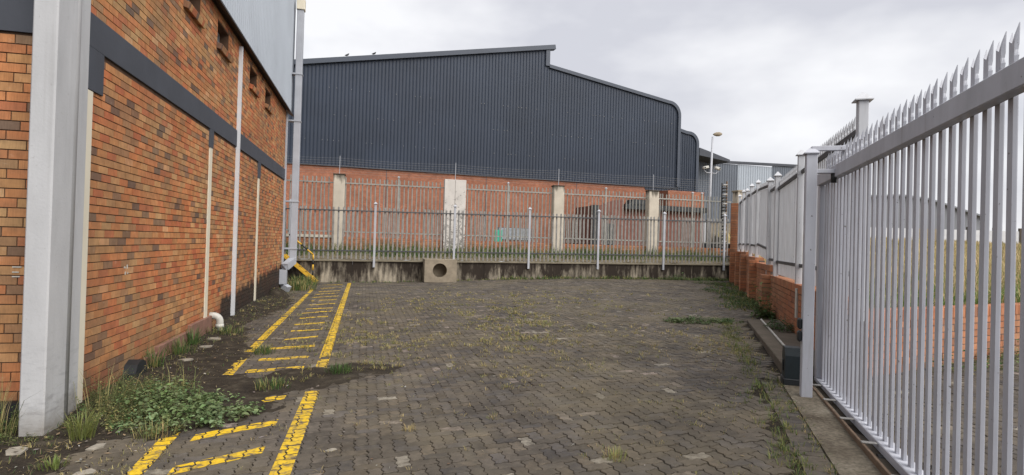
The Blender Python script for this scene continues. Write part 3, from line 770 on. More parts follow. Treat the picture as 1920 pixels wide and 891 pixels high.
# concrete catch-pit block with a pipe mouth
def ring(cx, cz, r, n=28, sx=1.0): return [(cx+r*sx*math.cos(2*PI*i/n), cz+r*math.sin(2*PI*i/n)) for i in range(n)]
bx0, bx1, bz0, bz1, by = 2.09, 3.38, .10, 1.02, 23.35
hole = ring(2.70, .58, .285, 32)
v = []; f = []; n = 32
sq = []
for i in range(n):
    a = 2*PI*i/n; c_, s_ = math.cos(a), math.sin(a); k_ = 1/max(abs(c_), abs(s_)); sq.append(((bx0+bx1)/2+(bx1-bx0)/2*max(-1, min(1, c_*k_)), (bz0+bz1)/2+(bz1-bz0)/2*max(-1, min(1, s_*k_))))
v = [(x, by, z) for x, z in sq]+[(x, by, z) for x, z in hole]+[(x, by+.55, z) for x, z in hole]+[(x, RY+.01, z) for x, z in sq]
f = [(i, (i+1) % n, n+(i+1) % n, n+i) for i in range(n)]+[(n+i, n+(i+1) % n, 2*n+(i+1) % n, 2*n+i) for i in range(n)]+[tuple(2*n+i for i in range(n))]+[(3*n+i, 3*n+(i+1) % n, (i+1) % n, i) for i in range(n)]
cb = mesh('drain_block', v, f, M_CONC); tag(cb, 'square concrete drain block with a round pipe mouth against the retaining wall', 'drain block')
MB().box(bx0+.03, bx1-.03, by+.10, RY, 0.0, bz0+.001).build('base', M_TAR_SHADE, cb)  # black box painted in for the shade under the block

# yellow and black steps up to the fence
st = empty('steel_steps', 'small yellow and black steel steps beside the downpipe at the far left', 'steps')
for y_ in (23.55, 24.05):
    b = MB(); b.sqtube([(-3.25, y_, 1.06), (-2.02, y_, .03)], .05); b.build('stringer', M_YEL, st)
for k in range(4):
    x_ = -2.24-.25*k; z_ = .20+.21*k
    MB().box(x_-.13, x_+.10, 23.56, 24.04, z_, z_+.03).build('tread', M_BLK, st)
    MB().box(x_+.085, x_+.105, 23.56, 24.04, z_-.02, z_+.035).build('tread_nosing', M_YEL, st)
for i, (z0_, z1_) in enumerate(((.08, .30), (.30, .50), (.50, .72), (.72, .90), (.90, 1.10))):
    b = MB(); b.tube([(-2.16, 23.52, z0_), (-2.16, 23.52, z1_)], .030, 10); b.build('handrail_post', M_YEL if i % 2 == 0 else M_BLK, st, True)
hr = [Vector((-2.16, 23.52, 1.10)), Vector((-3.05, 23.52, 1.86))]
for i in range(4):
    b = MB(); b.tube([hr[0].lerp(hr[1], i/4), hr[0].lerp(hr[1], (i+1)/4)], .030, 10); b.build('handrail', M_YEL if i % 2 == 0 else M_BLK, st, True)

# ================================================================== TERRACE, REAR FENCE
v = []; f = []; tx = np.linspace(-40, 120, 81); ty = np.concatenate([np.array([RY+.3, RY+.6, 25.2, 26, 27, 28, 30, 34]), np.linspace(40, 220, 10)])
for y_ in ty:
    for x_ in tx: v.append((x_, y_, rz(min(x_, 18))+.02+min(1, max(0, (y_-RY-.3)/3.0))*(.30-.0*x_)+.02*math.sin(x_*2.3+y_)*(1 if y_ > RY+.4 else 0)))
nx = len(tx); f = [(j*nx+i, j*nx+i+1, (j+1)*nx+i+1, (j+1)*nx+i) for j in range(len(ty)-1) for i in range(nx-1)]
structure(mesh('terrace_ground', v, f, M_GRAVEL))
BY = 27.5
lw = empty('low_brick_wall', 'low brick wall with pale ledge under the tall rear fence', 'wall')
MB().box(-9, 19.5, BY+.02, BY+.22, .9, 1.78).build('core', M_MORTAR2, lw)
MB().box(-9, -1.75, BY-.05, BY+.26, 1.78, 1.90).build('ledge', M_PILLAR, lw)
brs = courses(frame((0, BY, 0), (1, 0, 0), (0, 1, 0)), -6, 19.4, 1.05, 1.80, lw, L=.232, H=.085, depth=.05)
lay(brs, lw, M_BRICK2, PAL_R, WT_R, 300)
rf = empty('rear_palisade_fence', 'tall pale palisade fence between the plastered pillars behind the front fence', 'fence')
pmr = picket_mesh('pale', 2.72, M_GALVR, .028, .012, False, False)
pill = [(-1.50, .50, 'pil'), (3.78, 1.02, 'peel'), (8.92, .53, 'pil'), (14.05, .57, 'pil')]
x_ = -5.5
while x_ < 18.5:
    if min(abs(x_-p)-wd_/2 for p, wd_, _ in pill) > .03:
        o = link('pale', pmr, rf); o.location = (x_, BY+.1, 1.84+random.gauss(0, .01)); o.rotation_euler = (0, random.gauss(0, .006), 0)
    x_ += .187
for a, c in ((-9, -1.75), (-1.25, 3.27), (4.29, 8.66), (9.18, 13.77), (14.33, 18.7)):
    for z_ in (2.04, 4.26): MB().box(a, c, BY+.045, BY+.088, z_, z_+.055).build('rail', M_GALVR, rf)
for p in (1.15, 6.4, 11.5, 16.4, 16.95):
    q_ = MB().bbox(p-.04, p+.04, BY+.05, BY+.13, 1.3, 4.66, .005).build('post', M_GALVR, rf)
    MB().pyramid(p, BY+.09, 4.66, .06, .08).build('post_cap', M_POST, q_)
lab = {'pil': None}
plab = ['cream plastered pillar nearest the warehouse with dark cap', 'wide peeling white pillar behind the drain block', 'cream pillar with dark stained head between the white pillar and the brick annex', 'cream pillar in front of the brick annex']
for (p, wd_, kd), lb in zip(pill, plab):
    b = MB(); h_ = 4.63; mt = M_PILLAR if kd == 'pil' else M_PEEL
    if kd == 'pil':
        b.bbox(p-wd_/2, p+wd_/2, BY-.20, BY+.25, .9, h_, .03)
        o = b.build('pillar', mt); MB().bbox(p-wd_/2-.02, p+wd_/2+.02, BY-.22, BY+.27, h_, h_+.05, .01).build('cap', M_CONCD, o)
    else:
        b.bbox(p-wd_/2, p-.02, BY-.20, BY+.25, .9, h_+.05, .012); b.bbox(p+.02-.03, p+wd_/2, BY-.195, BY+.25, .9, h_+.05, .012)
        o = b.build('pillar', mt)
    tag(o, lb, 'pillar')
ef = empty('electric_fence', 'thin electric fence wires on rods above the rear fence', 'electric fence')
for p, _, _ in pill:
    b = MB(); b.tube([(p, BY-.05, 4.6), (p, BY-.05, 5.5)], .014, 6); b.build('rod', M_POST, ef)
for k in range(7):
    z_ = 4.74+.11*k; pts = []
    for a, c in zip([-6]+[q[0] for q in pill], [q[0] for q in pill]+[18.2]):
        for t in np.linspace(0, 1, 6)[:-1]: pts.append((a+(c-a)*t, BY-.05, z_-.05*4*t*(1-t)))
    b = MB(); b.tube(pts, .003, 4); b.build('wire', M_GALV, ef)

# ================================================================== CHARCOAL SHED BEHIND
aS = math.radians(4.8); SU = Vector((math.cos(aS), math.sin(aS), 0)); SN = Vector((-SU.y, SU.x, 0)); SP = Vector((-5.056, 42.371, 0))
Mb = frame(SP, SU, SN)
shed = empty('charcoal_warehouse', 'large charcoal sheeted warehouse with brick base and stepped roofline', 'building')
def lin(x, pts):
    for (a, za), (c, zc) in zip(pts[:-1], pts[1:]):
        if x <= c: return za+(zc-za)*(x-a)/(c-a)
    return pts[-1][1]
ROOF1 = [(-12, 11.7), (18.4, 17.15)]; ROOF2 = [(18.4, 15.62), (29.6, 13.85), (30.1, 13.55), (30.42, 13.0)]
b = MB(); b.box(-12, 30.35, .04, .5, .8, 6.90); bw = b.build('brick_base', M_FARB, shed); bw.matrix_local = Mb
for u_ in (5.99, 13.47, 21.0): MB().box(u_-.02, u_+.02, .03, .06, 1.0, 6.9, Mb).build('movement_joint', M_BAND, shed)
corrugated('sheeting', -12, 18.4, lambda u: 6.86, lambda u: lin(u, ROOF1), Mb, M_CLADD, shed, .25, .045, .22)
corrugated('sheeting', 18.4, 30.42, lambda u: 6.86 if u < 27.3 else 6.55, lambda u: lin(u, ROOF2), Mb, M_CLADD, shed, .25, .045, .22)
MB().box(-12, 30.4, -.09, .05, 6.80, 6.87, Mb).build('drip_trim', M_BAND, shed)
def band(poly_pts, th, y0, y1, name, par, mat=M_FASC):
    v = []; f = []
    for i, (x, z) in enumerate(poly_pts):
        p0 = poly_pts[max(i-1, 0)]; p1 = poly_pts[min(i+1, len(poly_pts)-1)]
        dx, dz = p1[0]-p0[0], p1[1]-p0[1]; L_ = math.hypot(dx, dz); nx_, nz2 = dz/L_, -dx/L_
        for a, y in ((0, y0), (th, y0), (th, y1), (0, y1)): v.append(tuple(Mb @ Vector((x+nx_*a, y, z+nz2*a))))
    m = len(poly_pts)
    for i in range(m-1):
        for k in range(4): f.append((i*4+k, i*4+(k+1) % 4, (i+1)*4+(k+1) % 4, (i+1)*4+k))
    f += [(3,2,1,0), tuple((m-1)*4+k for k in range(4))]
    return mesh(name, v, f, mat, par)
band([(-12, 11.75), (18.75, 17.52)], .34, -.22, .3, 'fascia', shed)
rnd = [(18.38, 15.93), (29.3, 14.22)]+[(29.3+1.2*math.sin(a), 13.02+1.2*math.cos(a)) for a in np.linspace(.15, PI/2, 8)]+[(30.5, 6.95)]
band(rnd, .26, -.16, .3, 'fascia', shed)
band([(18.72, 17.2), (18.36, 17.1), (18.36, 15.8)], .34, -.14, .3, 'upstand', shed)
prof = [(-12, .8), (30.35, .8), (30.35, 13.0), (29.6, 13.8), (18.3, 15.6), (18.3, 17.1), (-12, 11.6)]
MB().prism(prof[::-1], .35, 34, Mb).build('body', M_CLADD, shed)
b = MB()
for z_ in (8.6, 10.4, 12.3):
    for q in range(90):
        u_ = -3+q*.375+random.choice((0, 0, .125))
        if u_ < 30 and random.random() < .38 and z_ < lin(u_, ROOF1 if u_ < 18.4 else ROOF2)-.6: b.box(u_-.018, u_+.018, -.075, -.05, z_-.018, z_+.018, Mb)
stuff(b.build('fixing_screws', M_GALV, shed))
# louvre and green sign on the brick base
lo = MB().box(14.5, 17.25, -.02, .05, 2.0, 2.95, Mb).build('louvre', M_BAND, shed)
for k in range(9): MB().box(14.55, 17.2, -.06, -.021, 2.05+k*.098, 2.05+k*.098+.07, Mb).build('slat', M_CLADP, lo)
sg = MB().box(13.78, 14.36, -1.6, -1.54, 1.85, 2.72, Mb).build('green_notice', M_GREEN)
tag(sg, 'small green notice board beside the grey louvre', 'sign')
MB().box(14.03, 14.11, -1.53, -1.47, 1.25, 2.7, Mb).build('stake', M_POST, sg)
# second volume of the same works, farther right
vol = empty('charcoal_annex', 'narrow charcoal sheeted block with rounded roof edge right of the large warehouse', 'building')
Mb2 = Mb @ Matrix.Translation((0, 6, 0))
corrugated('sheeting', 30.5, 36.65, lambda u: 6.6, lambda u: lin(u, [(30.5, 14.0), (35.6, 12.85), (36.2, 12.6), (36.65, 12.0)]), Mb2, M_CLADD, vol, .25, .045, .22)
r2 = [(30.5, 14.32), (35.3, 13.22)]+[(35.6+1.15*math.sin(a), 12.05+1.15*math.cos(a)) for a in np.linspace(.2, PI/2, 7)]+[(36.75, 6.6)]
Mb_keep = Mb; Mb = Mb2; band(r2, .3, -.14, .3, 'fascia', vol); Mb = Mb_keep
MB().prism([(30.6, 1), (36.5, 1), (36.5, 12.0), (35.4, 12.8), (30.6, 13.9)][::-1], .3, 20, Mb2).build('body', M_CLADD, vol)
# brick gatehouse
an = empty('brick_gatehouse', 'dark red brick gatehouse with black flat roof edge behind the rear fence', 'building')
Ma = Mb @ Matrix.Translation((0, -4, 0))
MB().box(20.6, 30.1, .0, 3.2, 1.0, 4.7, Ma).build('wall', M_FARB2, an)
MB().prism([(20.9, 1.2), (22.95, 1.2), (22.95, 5.25), (22.2, 5.15), (21.5, 4.95), (20.9, 4.6)], -.25, .0, Ma).build('gable_panel', M_FARB2, an)
MB().box(20.42, 20.88, -.3, .2, 1.0, 4.72, Ma).build('dark_pier', M_BLACK, an)
MB().box(22.95, 30.3, -.45, 3.3, 4.55, 4.92, Ma).build('roof_edge', M_BLACK, an)
MB().prism([(23.3, 4.9), (24.9, 4.9), (24.6, 5.28), (23.6, 5.28)], -.5, .4, Ma).build('raised_roof_edge', M_BLACK, an)
MB().box(27.0, 30.3, .2, 3.4, 4.93, 6.2, Ma).build('upper_wall', M_FARB, an)
MB().box(21.3, 22.1, -.34, -.26, 1.6, 3.4, Ma).build('door', M_BLACK, an)
# farther grey shed
fs = empty('grey_shed', 'distant long grey sheeted shed with a paler panel beyond the lamp post', 'building')
Mf2 = Mb @ Matrix.Translation((0, 25, 0))
corrugated('sheeting', 49.5, 57.1, lambda u: 1, lambda u: 13.7, Mf2, M_CLADG, fs, .4, .06)
corrugated('pale_sheeting', 57.1, 63.1, lambda u: 1, lambda u: 13.75, Mf2, M_CLADP, fs, .4, .06)
corrugated('sheeting', 63.1, 69, lambda u: 1, lambda u: 13.9+.03*(u-63), Mf2, M_CLADG, fs, .4, .06)
MB().prism([(49.5, 13.65), (69, 14.1), (69, 14.45), (49.5, 13.95)], -.2, .3, Mf2).build('gutter', M_BAND, fs)
MB().box(49.6, 68.9, .2, 30, 1, 13.6, Mf2).build('body', M_CLADG, fs)
MB().prism([(48.6, 15.0), (50.2, 14.6), (53.4, 13.75), (53.4, 13.45), (48.6, 14.0)][::-1], -3, 2, Mf2).build('canopy', M_BAND, fs)

# lamp post with two cameras
def bl(u_, n_, z_): p = Mb @ Vector((u_, n_, z_)); return (p.x, p.y, p.z)
lp = empty('lamp_post', 'slim grey lamp post carrying two security cameras behind the rear fence', 'lamp post')
b = MB(); b.tube([bl(27.62, -8, 1.2), bl(27.68, -8, 6), bl(27.78, -8, 9.7)], [.12, .09, .06], 12); b.build('pole', M_POST, lp, True)
b = MB(); hd = [(0, .03), (.12, .10), (.30, .15), (.52, .15), (.70, .08), (.76, .02)]
b.tube([bl(27.74+a, -8.1, 9.82+.12*a+.03) for a, _ in hd], [r_ for _, r_ in hd], 12); b.build('lamp_head', M_CONC, lp, True)
b = MB(); b.tube([bl(27.05, -8.1, 7.30), bl(27.25, -8.1, 7.12), bl(27.72, -8.05, 7.12), bl(28.05, -8.1, 7.10), bl(28.25, -8.1, 7.28)], .03, 8); b.build('camera_bracket', M_POST, lp, True)
for uu, sgn in ((27.12, -1), (28.12, 1)):
    c_ = MB(); T_ = Mb @ Matrix.Translation((uu, -8.2, 7.46)) @ Matrix.Rotation(.25*sgn, 4, 'Y')
    c_.bbox(-.22, .22, -.1, .1, -.09, .09, .03, T_); cm = c_.build('security_camera', M_WHITE, lp)
    MB().bbox(-.05, .05, -.13, -.1, -.05, .05, .01, Mb @ Matrix.Translation((uu+.12*sgn, -8.2, 7.44))).build('lens', M_BLACK, cm)
# insulator pole near the corner
ip = empty('insulator_pole', 'dark vertical bracket of electric fence insulators near the right-hand corner', 'fence bracket')
MB().bbox(17.95, 18.02, 26.9, 26.97, 1.2, 5.3, .005).build('bar', M_RUST, ip)
MB().bbox(17.68, 17.74, 26.9, 26.96, 1.2, 5.2, .005).build('bar', M_BLK, ip)
for k in range(22):
    z_ = 1.6+k*.165; b = MB(); b.tube([(17.70, 26.88, z_), (17.80, 26.86, z_+.03), (17.98, 26.88, z_+.06)], [.035, .05, .035], 8); b.build('insulator', M_BLK if k % 3 else M_GALV, ip, True)

# ================================================================== RIGHT BRICK WALL AND ITS FENCE
rwl = empty('brick_boundary_wall', 'stepped red brick boundary wall with piers along the right side of the yard', 'wall')
Mw = frame((WP.x, WP.y, 0), -WD, -WN)                    # local x runs towards the camera (so -s), local y into the wall
bl_ = []
HB, LB = .100, .30
def wall_section(s0, s1, top, thick=.22):
    c = MB(); c.box(-s1+.004, -s0-.004, .010, thick-.010, -.2, top-.155, Mw); sec = c.build('wall_section', M_MORTAR2, rwl)
    z0_ = top-.155-HB*14
    out_ = courses(Mw, -s1, -s0, z0_, top-.155, sec, L=LB, H=HB, J=.013, depth=.06)
    out_ = [q for q in out_ if q[0].translation.z > .05]
    x = -s1
    while x < -s0-.05:                                  # header capping laid on edge
        T_ = Mw @ Matrix.Translation((x+.0525, thick/2-.004, top-.0725)); out_.append((T_ @ Matrix.Rotation(random.gauss(0, .01), 4, 'Z'), .095, thick+.012, .143, sec)); x += .105
    return out_
def pier(s0, s1, top, out_d=.14, thick=.22):
    c = MB(); c.box(-s1+.01, -s0-.01, -out_d+.010, thick, -.2, top-.01, Mw); sec = c.build('pier', M_MORTAR2, rwl); o_ = []
    n_ = int((top-.0)/HB)
    for k in range(n_+1):
        z = top-HB*(k+1)
        if z < .05: break
        T_ = Mw @ Matrix.Translation((-(s0+s1)/2, -out_d/2+.03, z+HB/2)); o_.append((T_, s1-s0-.002+random.gauss(0, .002), out_d+.06+random.gauss(0, .003), HB-.014, sec))
    return o_
bl_ += wall_section(-1.75, 5.55, 1.18)
bl_ += wall_section(5.55, 9.0, 1.40); bl_ += wall_section(9.0, 12.4, 1.54); bl_ += wall_section(12.4, 17.9, 1.68)
bl_ += pier(5.35, 5.95, 1.18, .19); bl_ += pier(8.75, 9.35, 1.46, .19); bl_ += pier(12.2, 12.75, 1.60, .19); bl_ += pier(15.0, 15.5, 1.68, .18)
bl_ += pier(17.3, 17.75, 3.75, .26)
lay(bl_, rwl, M_BRICK2, PAL_R, WT_R, 300)
b = MB(); b.sqtube([Mw @ Vector((-1.55, -.02, 1.12)), Mw @ Vector((-1.55, -.02, .62))], .02)
b.build('conduit', M_WHITE, rwl)
cp = MB().bbox(17.15, 17.75, 24.75, 25.2, .9, 4.55, .02).build('corner_pillar', M_PILLAR); tag(cp, 'cream plastered pillar at the far right corner beside the tall brick pier', 'pillar')
MB().bbox(17.12, 17.78, 24.72, 25.23, 4.55, 4.63, .01).build('cap', M_CONC, cp)

sfn = empty('wall_top_fence', 'silver grey palisade fence with capped posts stepping along the right brick wall', 'fence')
Mfw = frame((WP.x, WP.y, 0), -WD, -WN)
def fence_bay(s0, s1, zb, zr0, zr1, zt, zt2=None):
    pmx = picket_mesh('pale', zt-zb, M_FENCE, .028, .018, True, True, .075, True); s_ = s0+.07
    while s_ < s1-.03:
        k_ = 0 if zt2 is None else (s_-s0)/(s1-s0)*(zt2-zt)
        o = link('pale', pmx, sfn); o.matrix_local = Mfw @ Matrix.Translation((-s_, .11, zb+k_)) @ Matrix.Rotation(random.gauss(0, .006), 4, 'Y'); s_ += .147
    dk = 0 if zt2 is None else zt2-zt
    for z_ in (zr0, zr1):
        v = []
        for s_, d_ in ((s0, 0), (s1, dk)): v += [tuple(Mfw @ Vector((-s_, y, z_+d_+h))) for y, h in ((.05, 0), (.05, .06), (.092, .06), (.092, 0))]
        b = MB(); b.add(v, [(0,4,5,1),(1,5,6,2),(2,6,7,3),(3,7,4,0),(0,1,2,3),(4,7,6,5)]); b.build('rail', M_RAIL, sfn)
def fence_post(s_, zb, zt, hw=.05):
    p_ = MB().bbox(-s_-hw, -s_+hw, .0, .10, zb, zt, .006, Mfw).build('post', M_FENCE, sfn); MB().pyramid(-s_, .05, zt, hw+.03, .11, Mfw).build('post_cap', M_FENCE, p_)
fence_bay(-2.0, 1.9, 1.215, 1.47, 3.12, 3.38); fence_bay(1.9, 5.1, 1.215, 1.47, 3.12, 3.38); fence_bay(5.15, 6.3, 1.30, 1.50, 3.20, 3.44)
fence_bay(6.4, 9.3, 1.46, 1.74, 3.36, 3.54, 3.70); fence_bay(9.3, 12.6, 1.60, 1.84, 3.54, 3.70, 3.78); fence_bay(12.6, 17.2, 1.73, 1.92, 3.66, 3.84, 3.88)
fence_post(-2.06, 1.0, 3.44, .06); fence_post(1.9, 1.1, 3.44); fence_post(4.97, 1.1, 3.44); fence_post(6.35, 1.1, 3.48, .06)
fence_post(9.3, 1.4, 3.75); fence_post(11.4, 1.5, 3.86); fence_post(13.2, 1.5, 3.88); fence_post(14.9, 1.6, 4.0); fence_post(17.0, 1.6, 4.0)

# return wall beyond the gate
rtw = empty('driveway_brick_wall', 'low red brick wall beyond the gate between the driveway and the dry field', 'wall')
Mr = frame((JR.x, JR.y, 0), RD, -RN)
c = MB(); c.box(.0, 7.5, .01, .21, -.1, .90, Mr); rsec = c.build('core', M_MORTAR2, rtw)
q = courses(Mr, 0, 7.5, -.05, .90, rsec, L=LB, H=.095, J=.013, depth=.06)
x = 0
while x < 7.5: q.append((Mr @ Matrix.Translation((x+.0525,   .106, .97)), .094, .23, .140, rsec)); x += .105
lay(q, rtw, M_BRICK2, PAL_R, WT_R, 300)

# ================================================================== SLIDING GATE
gt = empty('sliding_gate', 'large silver grey spiked palisade sliding gate in the right foreground', 'gate')
Mg2 = frame((GP.x, GP.y, 0), -GD, -GN)                   # local x towards camera, y away from the yard
pg_ = picket_mesh('pale', 2.72, M_GATE, .031, .016, True, True, .085, True)
s_ = .10; k = 0
while s_ < 6.2:
    o = link('pale', pg_, gt); o.matrix_local = Mg2 @ Matrix.Translation((s_, .04, .205)) @ Matrix.Rotation(random.gauss(0, .003), 4, 'Y') @ Matrix.Rotation(random.gauss(0, .03), 4, 'Z'); s_ += .1452; k += 1
MB().bbox(-.02, 6.3, -.055, .022, 2.555, 2.690, .006, Mg2).build('top_rail', M_GATE, gt)
MB().bbox(-.04, 6.3, -.03, .10, .155, .225, .006, Mg2).build('bottom_rail', M_GATE, gt)
MB().bbox(-.05, .05, -.03, .06, .226, 2.554, .005, Mg2).build('end_stile', M_GATE, gt)
for s_ in (.55, 2.6, 4.6):
    wv = MB(); c0 = Mg2 @ Vector((s_, -.045, .11)); n_ = (Mg2.to_3x3() @ Vector((0, 1, 0)))
    wv.tube([c0-n_*.02, c0+n_*.02], .055, 14); wv.build('wheel', M_BLK, gt)
tr = MB().bbox(-.1, 6.3, -.150, -.125, .0, .205, .004, Mg2).build('gate_track', M_RUST); tag(tr, 'rusty raised steel track edge under the sliding gate', 'gate track')
for s_ in (.36, 1.05, 1.75, 2.45, 3.2): MB().bbox(s_, s_+.045, -.15, -.035, .206, .218, .003, Mg2).build('track_lug', M_GALV, tr)
MB().bbox(-.1, 6.3, -.122, .095, -.05, .148, .004, Mg2).build('track_bed', M_CONCD, tr)
# guide post with arms
gp = empty('gate_guide_post', 'square silver guide post holding the top of the sliding gate', 'post')
GQ = Vector((4.625, 5.385, 0)); Mq = frame((GQ.x, GQ.y, 0), -GD, -GN)
MB().bbox(-.055, .055, -.055, .055, .12, 2.81, .006, Mq).build('post', M_GATE, gp)
MB().pyramid(0, 0, 2.81, .075, .085, Mq).build('post_cap', M_GATE, gp)
MB().bbox(-.03, .03, .0, .46, 2.845, 2.895, .004, Mq).build('top_arm', M_GATE, gp)
MB().bbox(-.035, .035, .0, .27, 2.60, 2.645, .004, Mq).build('roller_arm', M_GATE, gp)
b = MB(); c0 = Mq @ Vector((0, .225, 2.50)); b.tube([c0, c0+Vector((0, 0, .11))], .03, 12); b.build('roller', M_BLK, gp, True)
bs = empty('beam_sensor', 'pair of black rounded beam sensors fixed to the gate guide post', 'sensor')
for z_ in (.83, .965):
    b = MB(); b.bbox(-.045, .045, -.10, -.054, z_-.06, z_+.06, .018, Mq); b.build('sensor_pod', M_BLACK, bs)
# gate motor
gm = empty('gate_motor', 'dark green black gate motor box on the plinth beside the guide post', 'motor')
Mm = Mg2 @ Matrix.Translation((.30, -.34, -.05)) @ Matrix.Diagonal((.72, .72, .93, 1))
b = MB(); b.prism([(-.16, .33), (.16, .33), (.165, .62), (.12, .72), (-.10, .72), (-.16, .64)], -.12, .12, Mm); b.build('cover', M_TEAL, gm)
b = MB(); b.bbox(-.18, .18, -.14, .14, .15, .335, .008, Mm); b.build('base', M_BLACK, gm)
b = MB(); b.bbox(-.05, .05, -.14, -.119, .42, .56, .008, Mm); b.build('release_door', M_BLACK, gm)

# ================================================================== FIELD AND DISTANCE
def fz(a, b_): return .92+.0*a+max(0, b_*.86+a*.225)*.048
av = np.concatenate([np.linspace(.22, 20, 30), np.linspace(24, 260, 30)]); bv = np.concatenate([np.linspace(.22, 30, 40), np.linspace(34, 260, 24)])
v = []; f = []
for bb_ in bv:
    for aa in av:
        p = JR+RD*aa+WD*bb_; v.append((p.x, p.y, fz(aa, min(bb_, 75))+.06*math.sin(aa*1.3)*math.cos(bb_*1.1)))
nx = len(av); f = [(j*nx+i, j*nx+i+1, (j+1)*nx+i+1, (j+1)*nx+i) for j in range(len(bv)-1) for i in range(nx-1)]
structure(mesh('field_ground', v, f, M_FIELD))
def blade(v, f, t, x, y, z, h, wd_, lean, az, tone, az2=None):
    dx, dy = math.cos(az), math.sin(az); sx, sy = -dy*wd_, dx*wd_
    if az2 is not None: sx, sy = math.cos(az2)*wd_, math.sin(az2)*wd_
    b0 = len(v)
    v += [(x-sx, y-sy, z), (x+sx, y+sy, z), (x+dx*lean*.35-sx*.8, y+dy*lean*.35-sy*.8, z+h*.55), (x+dx*lean*.35+sx*.8, y+dy*lean*.35+sy*.8, z+h*.55), (x+dx*lean, y+dy*lean, z+h*(1-.25*min(1, lean/max(h, .01))))]
    f += [(b0, b0+1, b0+3, b0+2), (b0+2, b0+3, b0+4)]; t += [tone]*5
def vary(c, a=.25): k_ = random.uniform(1-a, 1+a); return tuple(x*k_*random.uniform(.93, 1.07) for x in c)
v = []; f = []; t = []
for i in range(26000):
    bb_ = .3+60*random.random()**2.0; aa = .3+random.random()*(8+bb_*1.2)
    p = JR+RD*aa+WD*bb_; g_ = min(1, bb_/2.6)
    c_ = (.10, .16, .035) if random.random() > g_+.15 else ((.42, .33, .17) if random.random() < .6 else (.25, .22, .09))
    h_ = random.uniform(.25, .75)*(1 if bb_ > 1 else .6)
    blade(v, f, t, p.x, p.y, fz(aa, bb_)-.05, h_, .006+.0012*bb_, random.uniform(.05, .3), random.uniform(0, 2*PI), vary(c_), YAW*-1+random.gauss(0, .5))
go_ = mesh('field_grass', v, f, M_GRASS, tones=t); stuff(go_); go_['label'] = 'tall dry yellow grass covering the field beyond the gate'; go_['category'] = 'grass'
# precast wall across the field
pcw = empty('precast_field_wall', 'pale precast panel wall with dark posts across the far side of the field', 'wall')
F0 = Vector((30.0, 52.4, 0)); FDIR = Vector((.972, -.235, 0)).normalized(); Mfx = frame((F0.x, F0.y, 0), FDIR)
for k in range(20):
    zb = 2.9; x0_ = k*2.6
    MB().box(x0_+.14, x0_+2.46, -.04, .04, zb-.6, zb+1.45, Mfx).build('panel', M_CONC if k % 4 == 1 else M_PALE, pcw)
    MB().box(x0_-.14, x0_+.14, -.10, .10, zb-.6, zb+1.75, Mfx).build('post', M_CONCD, pcw)
sh = empty('distant_shed', 'distant grey shed with sloping roof seen through the gate bars', 'building')
Ms2 = frame((88.3, 81.5, 0), FDIR)
pr_ = [(-24, 4), (13.9, 4), (13.9, 8.5), (4.5, 11.2), (0, 11.7), (-9, 11.3), (-24, 8)]
MB().prism(pr_[::-1], 0, 30, Ms2).build('wall', M_ROOFG, sh)
MB().prism([(14.4, 8.3), (4.5, 11.2), (0, 11.7), (-9, 11.3), (-24.4, 7.9), (-24.4, 8.2), (-9, 11.6), (0, 12.0), (4.5, 11.5), (14.4, 8.6)], -.6, 30.5, Ms2).build('roof', M_ROOFG, sh)

